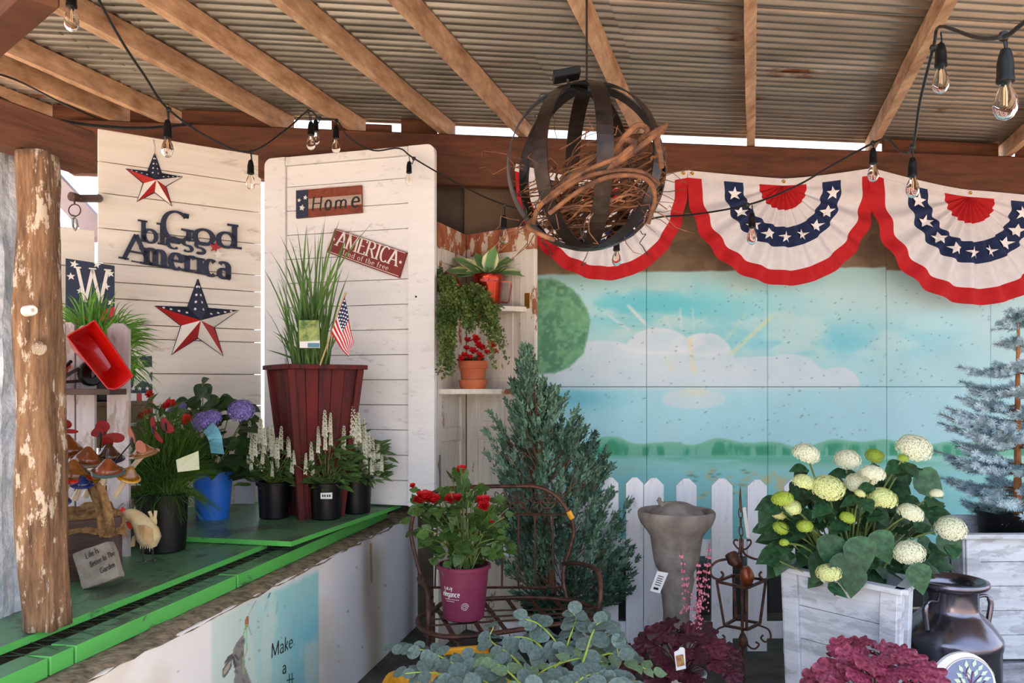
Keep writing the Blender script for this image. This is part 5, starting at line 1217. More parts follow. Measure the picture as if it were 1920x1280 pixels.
# ---------------------------------------------------------------- heucheras
def heuch(name,lab,c,pr,ph,potm,n,rx,rz,mt,seed,flowers=()):
    t=thing(name,lab,'potted plant',c); pot(t,pr,ph,potm,rb=pr*.8); ms=[mesh('leaf',lobed(7,seed+i,.035),mt,True,ang=3) for i in range(3)]
    m=M(); top=c+V((0,0,ph-.02)); rs=random.Random(seed)
    for i in range(n):
        a=i*2.4; f=math.sqrt((i+.5)/n); r_=rx*f; p=top+V((math.cos(a)*r_,math.sin(a)*r_*.8,rz*(1-.75*f*f)+rs.uniform(-.02,.03)))
        m.tube(bez([top,top.lerp(p,.6)+V((0,0,.02)),p],3),.0022,4)
        d=V((math.cos(a),math.sin(a),-.35+.3*(1-f))); inst('leaf',ms[i%3],t,orient(p,d,V((0,-.75+0*f,1)),rs.uniform(.085,.13)))
    obj('leaf_stalks',m,mat(name+'_stalk',(96,36,46),rough=.6),t)
    return t
m_heu1=mat('heuchera_dark_leaf',(44,14,24),(110,46,62),9,rough=.4,rnd=.35,transl=.1,bump=.3,bs=26); m_heu2=mat('heuchera_wine_leaf',(104,24,48),(176,80,110),9,rough=.4,rnd=.25,transl=.15,bump=.3,bs=26)
h1=V((P(1278,0,3.55).x,3.55,0)); t=heuch('dark_heuchera','dark burgundy leaved plant with pink flower spikes in front of the fountain',h1,.105,.24,m_white,44,.24,.20,m_heu1,11)
m_pk=mat('pink_bells',(206,110,136),(232,150,170),20,rough=.6,rnd=.15,island=True,transl=.2)
for (x0,y0,x1,y1,dn) in((1290,1190,1276,1030,1),(1300,1190,1310,1048,1),(1305,1180,1330,1018,1),(1296,1190,1312,1120,.6)):
    m=M(); fl_=M(); a,b=P(x0,y0,3.5),P(x1,y1,3.42); pts=bez([a,a.lerp(b,.5)+V((.01,0,0)),b],6); m.tube(pts,.0014,5)
    for i in range(int(70*dn)):
        f=.25+.75*R(0,1); p=pts[int(f*(len(pts)-1))]+V((R(-1,1),R(-1,1),R(-.3,.3)))*.034*(1.15-f); fl_.ball(p,R(.0032,.0052),6,sc=(1,1,1.3)); 
        if i%3==0: m.tube([pts[int(f*(len(pts)-1))],p],.0006,3)
    o=obj('flower_stem',m,mat('pink_stem',(120,60,70),rough=.6),t); obj('bells',fl_,m_pk,o,kind='stuff')
m=M(); m.poly([P(1264,1222,3.32),P(1268,1257,3.32),P(1286,1253,3.32),P(1284,1216,3.32),P(1281,1213,3.32),P(1275,1213,3.32),P(1272,1218,3.32)],(0,-1,0),.001); tg=obj('plant_tag',m,m_white,t)
m=M(); m.poly([P(1267,1229,3.318),P(1270,1250,3.318),P(1284,1247,3.318),P(1281,1226,3.318)],(0,-1,0),.0005); obj('tag_picture',m,mat('tag_print',(176,150,60),(150,60,90),60,rough=.5),tg)
h2=V((P(1642,0,2.84).x,2.84,0)); heuch('wine_heuchera','bright wine red leaved plant in front of the whitewashed planter',h2,.12,.38,m_black,44,.21,.22,m_heu2,31)
# ---------------------------------------------------------------- eucalyptus in the yellow tray
zt=.385; a=PZ(735,1243,zt); b=PZ(1190,1262,zt); t=thing('yellow_tray','shallow yellow plastic tub on the floor heaped with cut eucalyptus','tub',(0,2.85,0))
A=V((-.475,3.16,0)); B=V((.47,3.08,0)); C_=V((.44,2.45,0)); D_=V((-.50,2.5,0)); q=[A,B,C_,D_]
m=M(); ctr=sum(q,V((0,0,0)))/4
def ring(f,z): 
    out=[]
    for i in range(4):
        p0,p1,p2=q[i-1],q[i],q[(i+1)%4]; e0=(p0-p1).normalized()*.08; e1=(p2-p1).normalized()*.08
        for k_ in range(5): w=k_/4; out.append(ctr+((p1+e0)*(1-w)**2+p1*2*w*(1-w)+(p1+e1)*w*w-ctr)*f+V((0,0,z)))
    return out
rs_=[ring(.86,0),ring(.88,.005),ring(.97,.35),ring(1.0,.352),ring(1.02,.352),ring(1.02,.385),ring(.985,.385),ring(.955,.35),ring(.86,.02)]; vs=[p for r_ in rs_ for p in r_]; n_=20
m.add(vs,[(i*n_+j,i*n_+(j+1)%n_,(i+1)*n_+(j+1)%n_,(i+1)*n_+j) for i in range(len(rs_)-1) for j in range(n_)]+[tuple(range(n_))[::-1],tuple((len(rs_)-1)*n_+j for j in range(n_))]); obj('tub',m,m_yellow,t)
m=M(); m.beam(V((-.285,3.16,.435)),V((-.085,3.15,.455)),.03,.06,c=.006); obj('rim_handle',m,m_yellow,t)
m_euc=mat('eucalyptus_leaf',(84,104,100),(120,140,130),4,rough=.6,rnd=.22,transl=.15); m_euc2=mat('eucalyptus_leaf_green',(96,124,90),(130,154,114),4,rough=.6,rnd=.22,transl=.15); m_eus=mat('lime_stem',(150,172,60),(176,192,84),8,rough=.5)
el=[mesh('leaf',leafmesh(RO,.08,.12),m_euc,True,ang=3),mesh('leaf',leafmesh(RO,.14,.3),m_euc,True,ang=3),mesh('leaf',leafmesh(OV,.1,.2),m_euc2,True,ang=3)]
brs=[([(1060,1240,3.0),(1040,1200,3.1),(1010,1170,3.1),(985,1160,3.1)],11,1,'rising to the left at the top of the heap'),([(1050,1250,3.0),(1070,1190,3.1),(1080,1160,3.1),(1075,1150,3.1)],12,1,'standing highest in the heap'),
([(1040,1250,2.9),(1100,1200,3.1),(1140,1190,3.1),(1180,1225,3.1)],12,1,'arching over the right end of the tray'),([(1090,1250,2.9),(1120,1170,3.05),(1150,1190,3.0),(1160,1230,2.9)],12,0,'drooping at the upper right'),
([(1000,1275,2.8),(960,1230,2.95),(920,1200,3.1),(925,1175,3.15)],10,1,'with a round leafed tip beside the plum pot'),([(930,1290,2.75),(870,1255,2.9),(800,1220,3.05),(735,1215,3.15)],14,0,'reaching out over the left corner of the tray'),
([(900,1300,2.7),(850,1270,2.8),(800,1260,2.9),(760,1262,2.9)],11,0,'lying low across the left front corner'),([(950,1330,2.6),(900,1300,2.65),(840,1290,2.7),(790,1300,2.7)],11,0,'lying nearest the front at left'),
([(1010,1320,2.65),(960,1265,2.8),(925,1240,2.9),(905,1235,2.95)],9,2,'with bright stem and lone upright leaf in the middle'),([(1050,1310,2.65),(1010,1265,2.85),(1080,1235,2.95),(1130,1240,2.95)],11,2,'with lime stem running right through the middle'),
([(1060,1330,2.6),(1080,1280,2.7),(1120,1262,2.8),(1170,1270,2.85)],12,0,'lying low across the right front corner'),([(1090,1340,2.6),(1130,1290,2.7),(1160,1275,2.75),(1195,1290,2.8)],10,0,'hanging over the right rim near the front'),
([(980,1330,2.6),(1010,1290,2.65),(1050,1275,2.7),(1080,1270,2.75)],10,0,'lying in the middle of the front edge'),([(980,1290,2.8),(900,1245,2.95),(860,1235,3.0),(825,1240,3.05)],9,0,'lying before the yellow rim handle'),
([(1080,1260,2.95),(1140,1225,3.0),(1190,1245,3.0),(1225,1260,3.0)],9,2,'with thin tip trailing past the right rim'),([(1030,1230,3.05),(1000,1200,3.1),(960,1195,3.12),(940,1215,3.12)],9,1,'leaning left behind the middle stems')]
for (pl,nl,sty,desc) in brs:
    pts=bez([P(*z_) for z_ in pl],6); tt=thing('eucalyptus_branch','cut eucalyptus branch '+desc,'branch',pts[0],'cut eucalyptus in the tray')
    m=M(); m.tube(pts,[.0045-.00014*i for i in range(len(pts))],6); obj('stem',m,m_eus,tt,True)
    nl=int(nl*.72)
    for i in range(nl):
        f=.12+.88*i/nl; p=pts[min(len(pts)-1,int(f*(len(pts)-1)))]; dr=(pts[-1]-pts[0]).normalized()
        for s in(-1,1):
            sd=dr.cross(V((0,-.5,1))).normalized()*s; d=sd+dr*R(.1,.7)+rv(.45)+V((0,0,-.25 if sty==1 else 0)); inst('leaf',el[sty if R(0,1)<.7 else 0],tt,orient(p,d,V((0,-.7,1))+rv(.4),R(.054,.078)*(1.1-.3*f)))
    inst('leaf',el[sty],tt,orient(pts[-1],dr,V((0,-.7,1)),.06))
# ---------------------------------------------------------------- tall red planter, grass and flag
DZ=.82; RD=4.12
c=V((P(588,0,RD+.1).x,RD+.12,DZ)); t=thing('red_planter','tall tapered red stained wooden planter standing behind the white salvias','planter',c)
rimz=EYE+(HY-684)/F*4.1; Hh=rimz-DZ; ang=math.radians(32.3)
def rp(i,z,s):
    a=ang+PI/4+i*PI/2; return c+V((math.cos(a)*s*1.414,math.sin(a)*s*1.414,z-DZ))
for i in range(4):
    for kk in range(5):
        m=M(); f0,f1=kk/5,(kk+1)/5-.012; a=rp(i,DZ,.098).lerp(rp(i+1,DZ,.098),f0); b=rp(i,DZ,.098).lerp(rp(i+1,DZ,.098),f1); c2_=rp(i,rimz-.02,.176).lerp(rp(i+1,rimz-.02,.176),f1); d_=rp(i,rimz-.02,.176).lerp(rp(i+1,rimz-.02,.176),f0)
        o=(c+V((0,0,.3))-(a+c2_)/2); o.z=0; o=o.normalized()*.015; m.add([a,b,c2_,d_,a+o,b+o,c2_+o,d_+o],[(0,1,2,3),(7,6,5,4),(0,4,5,1),(1,5,6,2),(2,6,7,3),(3,7,4,0)]); obj('slat',m,m_redwood,t)
    m=M(); m.beam(rp(i,DZ,.104),rp(i,rimz-.02,.182),.035,.035,c=.003,up=(math.cos(ang),math.sin(ang),0)); obj('corner_post',m,m_redwood,t)
    m=M(); m.beam(rp(i,rimz-.01,.196),rp(i+1,rimz-.01,.196),.05,.024,c=.002); obj('rim_board',m,m_redwood,t)
m=M(); m.add([rp(i,rimz-.05,.165) for i in range(4)],[(0,1,2,3)]); obj('soil',m,m_soil,t)
def blade(m,a,tip,w,bend=V((0,0,0)),n=7):
    pts=[a*(1-f)**2+(a.lerp(tip,.5)+bend)*2*f*(1-f)+tip*f*f for f in [i/n for i in range(n+1)]]; d=(tip-a).normalized(); s=d.cross(V((R(-.5,.5),-1,0))).normalized()*w/2; vs=[]
    for i,p in enumerate(pts): f=i/n; q=s*(math.sin(PI*min(1,.35+f*.65))**.6); vs+=[p-q,p+V((0,.002,0))+q*0,p+q]
    m.add(vs,[(i*3+j,i*3+j+1,i*3+4+j,i*3+3+j) for i in range(n) for j in range(2)])
m_bl=mat('reed_grass',(62,104,44),(112,150,72),5,rough=.5,rnd=.3,island=True,transl=.3)
gb=V((P(575,0,4.1).x,4.16,rimz-.05)); t=thing('reed_grass','tall upright green reed grass growing in the red planter','grass plant',gb)
tips=[(637,410),(610,405),(590,430),(575,425),(556,420),(540,440),(575,300+120),(606,380+40),(660,425),(697,418),(505,468),(492,500),(515,560),(520,590),(628,560),(632,505),(640,470),(618,450),(598,440),(530,480),(548,455),(560,470),(585,460),(525,440),(645,500),(510,620),(650,440),(535,520),(615,500),(570,500),(590,480),(555,500),(605,470),(622,480),(545,540),(498,655)]
for kk,(x,y) in enumerate(tips):
    m=M(); A=gb+V((R(-.07,.07),R(-.06,.06),0)); T=P(x,y,4.1+R(-.12,.12)); blade(m,A,T,R(.008,.015),V(((A.x-T.x)*.25,0,(T.z-A.z)*.1))); obj('blade',m,m_bl,t)
m=M()
for kk in range(90):
    A=gb+V((R(-.09,.09),R(-.08,.08),0)); T=A+V((R(-.16,.14),R(-.12,.12),R(.2,.6))); blade(m,A,T,R(.005,.010),V(((A.x-T.x)*.3,0,.03)))
tag(obj('inner_blades',m,m_bl,t),kind='stuff')
m=M(); m.poly([P(560,600,3.95),P(562,652,3.95),P(600,652,3.95),P(598,600,3.95)],(0,-1,0),.001); tg=obj('plant_tag',m,m_white,t)
m=M(); m.poly([P(560,600,3.945),P(561,640,3.945),P(599,638,3.945),P(598,600,3.945)],(0,-1,0),.0005); obj('tag_picture',m,mat('tag_photo',(66,100,34),(160,176,96),30,rough=.5),tg)
m=M(); m.poly([P(577,643,3.945),P(577,651,3.945),P(599,651,3.945),P(599,643,3.945)],(0,-1,0),.0005); obj('tag_band',m,mat('teal_print',(86,134,158),rough=.5),tg)
c=P(600,677,4.0); t=thing('small_flag','small American flag on a wooden stick in the red planter','flag',c)
m=M(); m.tube([c+V((0,0,-.02)),P(648,548,4.0)],.004,7); obj('stick',m,mat('birch_stick',(196,160,100),rough=.6),t,True)
# cloth hanging off the stick: (s along hoist 0..1 from top, f along fly)
top_=P(646,556,3.99); botm=P(621,624,3.99)
def fp(s,f):
    h=top_.lerp(botm,s); e=P(659+ (1-s)*3,640+ (1-s)*8,3.99).lerp(P(640+12,672,3.99),s*.9); mid=P(659,600,3.97).lerp(P(634,648,3.97),s)
    p=h*(1-f)**2+mid*2*f*(1-f)+e*f*f; return p+V((0,.012*math.sin(f*9+s*5)*(.3+f),0))+V((0,0,-.02*math.sin(f*PI)*(1-s)))
for r in range(13):
    m=M(); f0=.4 if r<7 else 0; NN=16; vs=[]
    for i in range(NN+1):
        f=f0+(1-f0)*i/NN; vs+=[fp(r/13,f),fp((r+1)/13,f)]
    m.add(vs,[(i*2,i*2+2,i*2+3,i*2+1) for i in range(NN)]); obj('stripe',m,m_redcloth if r%2==0 else m_whitecloth,t,True)
m=M(); vs=[fp(7/13*i/6,.4*j/6) for i in range(7) for j in range(7)]; m.add(vs,[(i*7+j,i*7+j+1,i*7+8+j,i*7+7+j) for i in range(6) for j in range(6)]); obj('canton',m,m_navycloth,t,True)
m=M()
for i in range(5):
    for j in range(5):
        p=fp(7/13*(i+.5)/5,.4*(j+.5)/5)+V((0,-.004,0)); m.poly(star_pts(p,(1,0,0),(0,0,1),.006,.45),(0,-1,0),.0005)
obj('stars',m,m_starcloth,t)
# ---------------------------------------------------------------- salvias
m_sal=mat('salvia_leaf',(48,78,38),(100,130,66),5,rough=.55,rnd=.35,transl=.25); sl=mesh('leaf',leafmesh([(0,.03),(.2,.16),(.5,.17),(.8,.08),(1,0)],.15,.25),m_sal,True,ang=3)
m_salf=mat('salvia_white',(222,222,196),(240,238,220),20,rough=.6,rnd=.15,island=True,transl=.2)
def spike():
    m=M()
    for i in range(70):
        f=i/70; a=i*2.4; r_=.10*(1-f)**.3+.01; m.ball((math.cos(a)*r_,math.sin(a)*r_,f+.02*math.sin(i)),.05*(1.25-f*.8),5,sc=(1,1,1.2))
    return m
spk=mesh('flower_spike',spike(),m_salf)
def salvia(lab,c,spikes,w,hh,sticker=False):
    t=thing('white_salvia',lab,'potted plant',c,'white salvias on the deck'); pot(t,.088,.19,m_black,rb=.074); top=c+V((0,0,.17)); m=M()
    for kk in range(210):
        a=R(0,6.28); q=R(0,1)**.6; p=top+V((math.cos(a)*w*q,math.sin(a)*w*q*.8,R(0,hh)*(1.15-q*.5))); inst('leaf',sl,t,orient(p,V((math.cos(a),math.sin(a),R(-.3,.8))),V((0,-.7,.8)),R(.05,.09)))
        if kk%3==0: m.tube([top+V((0,0,-.02)),top.lerp(p,.6)+V((0,0,.02)),p],.0022,4)
    for (x,y,L) in spikes+[(a+R(-14,14),b+R(4,30),l_*R(.7,1)) for (a,b,l_) in spikes]:
        d=c.y-.09+R(-.07,.06); p=P(x,y+L*1.3,d); q=P(x+R(-2,2),y,d); L_m=(q-p).length; m.tube([top,p,q],.002,4)
        dd=(q-p).normalized(); rot=V((0,0,1)).rotation_difference(dd).to_matrix().to_4x4(); inst('flower_spike',spk,t,Matrix.Translation(p)@rot@Matrix.Diagonal((L_m*.8,L_m*.8,L_m*1.05,1)))
    obj('stems',m,m_stem,t)
    if sticker:
        m=M(); m.poly([P(601,924,c.y-.0905),P(601,935,c.y-.088),P(623,935,c.y-.088),P(623,923,c.y-.0905)],(0,-1,0),.0008); s=obj('price_sticker',m,m_white,t)
        m=M(); 
        for x in(604,608,613,617): m.poly([P(x,927,c.y-.0915),P(x,931.5,c.y-.0905),P(x+2.4,931.5,c.y-.0905),P(x+2.4,927,c.y-.0915)],(0,-1,0),.0003)
        obj('sticker_print',m,m_black,s)
    return t
salvia('white flowered salvia in black pot, leftmost of the salvias in front of the red planter',V((P(514,0,4.16).x,4.16,DZ)),[(468,790,34),(487,784,36),(500,800,34),(508,795,36),(526,800,32),(541,820,32),(547,850,28),(478,815,30),(495,815,26),(520,840,26),(555,845,24),(490,790,28),(472,830,26)],.17,.24)
salvia('white flowered salvia in black pot with a white price sticker',V((P(612,0,4.13).x,4.13,DZ)),[(609,770,36),(584,830,30),(586,845,26),(560,822,26),(598,800,26),(620,800,26),(574,850,22)],.15,.25,True)
salvia('white flowered salvia in black pot, rightmost and fullest, against the white door',V((P(668,0,4.33).x,4.33,DZ)),[(662,762,44),(650,780,40),(640,790,36),(672,775,40),(655,800,32),(684,800,38),(692,812,34),(700,822,32),(707,835,30),(645,815,28),(672,810,30),(686,840,28),(634,800,30),(698,850,26),(660,785,30),(678,795,30)],.17,.28)
# ---------------------------------------------------------------- deck plants at the left
DZ1=.795
c=V((P(300,0,3.42).x,3.45,DZ1)); t=thing('fine_grass','fine dark green tufted grass in a black pot beside the rooster','potted plant',c); pot(t,.107,.25,m_black,rb=.092)
m_fg=mat('fine_grass_green',(50,84,30),(104,138,56),4,rough=.55,rnd=.35,island=True,transl=.25); m=M(); top=c+V((0,0,.23))
for kk in range(1500):
    a=R(0,6.28); q=R(0,1); rr=.20*q**.8+.03; A=top+V((R(-.07,.07),R(-.07,.07),0)); h_=R(.2,.42)*(1-.75*q*q)+.0
    T=top+V((math.cos(a)*rr*1.2,math.sin(a)*rr,h_ if R(0,1)<.75 else h_*.1-.1*q)); blade(m,A,T,.0028,V((0,0,.10)),4)
tag(obj('grass_blades',m,m_fg,t),kind='stuff')
m=M(); m.poly([P(330,862,3.3),P(333,885,3.3),P(374,880,3.3),P(372,845,3.3)],(0,-1,0),.001); obj('plant_tag',m,mat('pale_tag',(204,206,180),(176,190,140),30,rough=.5),t)
c=V((P(392,0,4.1).x,4.15,DZ1+.0)); t=thing('blue_potted_hydrangea','purple blue hydrangea in a bright blue pot near the middle of the deck','potted plant',c)
m_blue=mat('bright_blue_plastic',(30,96,190),(38,110,204),6,rough=.4); pot(t,.105,.27,m_blue,rb=.08)
m_pur=mat('violet_petals',(84,74,160),(176,160,222),30,rough=.6,rnd=.45,island=True,transl=.2); fpu=mesh('flower_head',flowerdome(110,1,5,.75),m_pur)
for (x,y,r_,d) in((384,790,24,3.9),(398,782,18,3.9),(452,770,25,3.95),(325,772,12,4.1),(462,776,15,4.1),(370,800,13,4.0),(340,762,10,4.15)):
    p=P(x,y,d); s=r_/F*d; inst('flower_head',fpu,t,Matrix.Translation(p)@Matrix.Rotation(R(.3,.8),4,'X')@Matrix.Rotation(R(0,6),4,'Z')@Matrix.Diagonal((s,s,s,1)))
m_dl=mat('dark_hydrangea_leaf',(26,52,26),(56,86,38),4,rough=.45,rnd=.35,transl=.15); dl=mesh('leaf',leafmesh(HE,.15,.25),m_dl,True,ang=3); m=M(); top=c+V((0,0,.25))
for kk in range(95):
    x=R(350,470); y=R(765,900); p=P(x,y,4.15+R(-.12,.12)); inst('leaf',dl,t,orient(p,V(((x-405)/60+R(-.5,.5),R(-1,.1),R(-.6,.4))),V((0,-.6,1)),R(.08,.13)))
    if kk%4==0: m.tube([top,p],.003,4)
for (x,y,dx,dz,s) in((380,722,-.3,-.9,.09),(382,722,.4,-.9,.09),(379,716,.5,.3,.05),(352,756,-1,-.2,.1),(375,756,-.9,.1,.09),(412,752,.9,0,.1),(408,745,-.6,-.5,.08),(428,758,1,-.3,.09),(395,752,.3,-1,.09),(398,770,1,.2,.07)):
    inst('leaf',dl,t,orient(P(x,y,4.2),V((dx,-.3,dz)),V((0,-1,.5)),s))
m.tube([top,P(380,800,4.2),P(380,716,4.2)],.0035,5); m.tube([top,P(408,820,4.2),P(408,745,4.2)],.0035,5); obj('stems',m,m_stem,t)
m=M(); pts=bez([P(390,800,3.85),P(402,818,3.8),P(408,850,3.85)],5); m.strap(pts,.065,.001,(0,-1,.2)); obj('care_label',m,mat('cyan_card',(110,190,214),(136,206,224),30,rough=.5),t)
c=V((P(300,0,4.0).x-.04,4.05,DZ1)); t=thing('red_zinnia','leafy plant with red double blooms in front of the star board','potted plant',c); pot(t,.11,.2,m_black)
m=M(); top=c+V((0,0,.18))
for kk in range(150):
    x=R(250,365); y=R(758,880); p=P(x,y,4.0+R(-.13,.13)); inst('leaf',sl,t,orient(p,V((R(-1,1),R(-1,.2),R(-.3,.8))),V((0,-.5,1)),R(.06,.12)))
    if kk%5==0: m.tube([top,p],.0025,4)
obj('stems',m,m_stem,t)
for (x,y,r_) in((264,784,13),(321,761,13),(352,789,12),(282,741,9),(276,775,8),(312,764,9)):
    p=P(x,y,3.72); s=r_/F*3.72*1.2; inst('bloom',rb2,t,Matrix.Translation(p)@Matrix.Rotation(R(.2,.9),4,'X')@Matrix.Diagonal((s,s,s,1)))
# white card on the deck behind
m=M(); m.poly([P(443,876,4.5),P(440,944,4.5),P(478,944,4.5),P(478,876,4.5)],(0,-1,0),.003); tag(obj('white_card',m,mat('greyed_card',(176,178,186),rough=.8)),'blank pale card leaning against the board wall behind the salvias','card')
# ---------------------------------------------------------------- whitewashed picket screen with shelf
D=3.32; m_pk2=mat_wood('greyed_whitewash_picket',(120,104,98),(176,160,150),(8,8,.9),scale=4,rough=.75,bump=.3,rnd=.06,paint=(186,176,176),cover=.55,pscale=5,dirt=(160,148,144))
t=thing('picket_screen','old whitewashed picket screen with a brown shelf behind the rough post','fence',V((P(170,0,D).x,D,DZ1)))
for (px,w,ty) in((92,18,602),(112,18,604),(128,23,604),(160,34,610),(221,41,606)):
    m=M(); p=P(px,ty,D+R(-.006,.006)); picket(m,p.x,w*D/F,DZ1,p.z,p.y,.018,.28); obj('picket',m,m_pk2,t)
shz=EYE-(728-HY)/F*D; 
m=M(); xa,xb=P(78,0,D).x,P(242,0,D).x; m.box(V(((xa+xb)/2,D-.09,shz-.013)),((xb-xa)/2,0,0),(0,.07,0),(0,0,.012),.002); obj('shelf',m,mat('dark_brown_shelf',(60,44,38),(84,62,52),7,rough=.7),t)
m=M(); m.box(V(((xa+xb)/2,D+.03,1.0)),((xb-xa)/2,0,0),(0,.012,0),(0,0,.03),.002); obj('rail',m,m_pk2,t)
# grass behind the screen on a crate
c=V((P(172,0,3.6).x,3.62,DZ1)); t=thing('wooden_crate','slatted crate behind the picket screen carrying the spider grass','crate',c)
for z in(.06,.2,.34,.48,.58):
    for (dx,dy,hx,hy) in((0,-.15,.16,.008),(0,.15,.16,.008),(-.15,0,.008,.15),(.15,0,.008,.15)): m=M(); m.box(c+V((dx,dy,z)),(hx,0,0),(0,hy,0),(0,0,.04),.002); obj('slat',m,mat_dkbrown,t)
m=M(); m.box(c+V((0,0,.63)),(.165,0,0),(0,.165,0),(0,0,.009)); obj('crate_top',m,mat_dkbrown,t)
c=c+V((0,0,.64)); t=thing('spider_grass','bright green arching grass rising above the old picket screen','potted plant',c); pot(t,.11,.2,m_black)
m_sg=mat('bright_grass',(84,142,44),(132,182,76),4,rough=.5,rnd=.3,island=True,transl=.3); m=M(); top=c+V((0,0,.18))
for kk in range(460):
    a=R(0,6.28); q=R(0,1)**.6; T=top+V((math.cos(a)*.31*q,math.sin(a)*.2*q,R(.06,.40)*(1-.5*q))); 
    if R(0,1)<.2: T=top+V((R(.12,.28),R(-.12,.12),R(-.16,.14)))
    blade(m,top+V((R(-.06,.06),R(-.06,.06),0)),T,R(.005,.009),V((0,0,.12)),6)
for kk in range(28):
    y=R(600,690); A=P(R(240,250),y+10,3.5); blade(m,A,P(R(262,290),y+R(-8,8),3.5),.004,V((0,0,.03)),4)
tag(obj('grass_blades',m,m_sg,t),kind='stuff')
# wheelbarrow
WD=3.2
t=thing('toy_wheelbarrow','red metal toy wheelbarrow tipped forward on the brown shelf','wheelbarrow',P(185,727,WD))
def w_(x,y,d=0): return P(x,y,WD+d)
o_=[(163,610,.02),(176,602,.02),(184,610,.01),(243,696,-.04),(244,708,-.05),(222,727,-.06),(206,728,-.06),(194,718,-.05),(133,640,.0),(130,628,.0)]
i_=[(150,622,.16),(163,620,.16),(176,626,.16),(205,665,.14),(206,675,.14),(198,688,.13),(188,690,.13),(180,684,.13),(142,645,.15),(140,630,.15)]
rim=bez([w_(*q_) for q_ in o_]+[w_(*o_[0])],3)[:-1]; bas=bez([w_(q_[0]+6,q_[1]+6,q_[2]-.04) for q_ in i_]+[w_(i_[0][0]+6,i_[0][1]+6,i_[0][2]-.04)],3)[:-1]
m=M(); n_=len(rim); inr=[p.lerp(q_,.04)+V((0,-.001,0)) for p,q_ in zip(rim,bas)]; ib=[q_+V((0,-.006,0)) for q_ in bas]
# outer shell of the tray seen behind the rim: shifted left and back
ob=[q_+V((-.03,.01,-.015)) for q_ in bas]
m.add(rim+ob,[(i,(i+1)%n_,(i+1)%n_+n_,i+n_) for i in range(n_)]+[tuple(range(n_,2*n_))]); m.add(inr+ib,[(i,i+n_,(i+1)%n_+n_,(i+1)%n_) for i in range(n_)]+[tuple(range(2*n_-1,n_-1,-1))]); obj('tray',m,mat('red_toy_enamel',(186,14,10),(196,20,14),6,rough=.28,coat=.5),t,True,ang=.5)
m=M(); m.tube(rim+[rim[0]],.0035,6,cap=False); obj('rolled_rim',m,m_redpaint,t,True)
for (a,b) in(((108,702),(134,676)),((112,712),(148,690)),((122,716),(150,714))):
    m=M(); m.beam(w_(*a,-.02),w_(*b,.03),.012,.012,c=.002); obj('frame_leg',m,m_black,t)
m=M(); m.lathe([(.02,-.012),(.045,-.014),(.052,-.008),(.052,.008),(.045,.014),(.02,.012),(.02,-.012)],w_(170,700,.10),24,ax=(.8,-.5,0)); obj('wheel',m,m_black,t,True)
c=V((P(99,0,3.22).x,3.24,shz)); t=thing('orange_pot','small orange clay pot at the left end of the brown shelf','pot',c); pot(t,.05,.10,mat('orange_glaze',(206,100,34),(220,116,46),6,rough=.5),rb=.032,soil=False)
# ---------------------------------------------------------------- dark box with burlap and garden picks
c=V((P(140,0,2.98).x-.02,3.02,DZ1)); u_=V((.80,.60,0)); v_=V((-.60,.80,0)); t=thing('dark_wooden_box','dark brown wooden box holding ceramic garden picks, burlap over it','box',c)
bx=c+V((0,0,.11))
for (o,hu,hv,hz,nm) in((-v_*.13,.13,.008,.11,'front_board'),(v_*.13,.13,.008,.11,'back_board'),(-u_*.13,.008,.13,.11,'end_board'),(u_*.13,.008,.13,.11,'end_board')):
    m=M(); m.box(bx+o,u_*hu,v_*hv,(0,0,hz),.002); obj(nm,m,mat('espresso_board',(56,34,26),(78,50,38),7,rough=.6,bump=.2,st=(1,1,8)),t)
m_bur=mat('burlap',(128,92,52),(172,132,84),60,rough=.95,bump=1,bs=200)
t=thing('burlap_cloth','loose tan burlap draped over the dark wooden box','cloth',c+V((0,0,.22)))
m=M(); nu,nv=40,30; vs=[]
for i in range(nu+1):
    for j in range(nv+1):
        a=-.15+.30*i/nu; b=-.150+.30*j/nv; z=.235+.035*noise.fractal(V((a*9,b*9,1)),1,2,3)
        over=max(0,-b-.098); side=max(0,a-.14); z-=min(.10,over*(.6+1.2*(i/nu))+side*.9); bb=max(b,-.145-.02*abs(math.sin(a*30)))-over*.12
        aa=min(a,.21+.02*math.sin(b*30))
        vs.append(c+u_*aa+v_*bb+V((0,0,z)))
m.add(vs,[(i*(nv+1)+j,(i+1)*(nv+1)+j,(i+1)*(nv+1)+j+1,i*(nv+1)+j+1) for i in range(nu) for j in range(nv)]); obj('drape',m,m_bur,t,True,ang=3)
m=M(); pts=[]
vs=[]
for i in range(13):
    f=i/12; w=.05+.02*f
    for j in range(7): g_=j/6-.5; p=P(176+28*f+g_*26*(1+.4*f),905+100*f,2.80); vs.append(p+V((0,.02*math.sin(g_*14+f*3),0)))
m.add(vs,[(i*7+j,(i+1)*7+j,(i+1)*7+j+1,i*7+j+1) for i in range(12) for j in range(6)]); obj('hanging_tail',m,m_bur,t,True,ang=3)
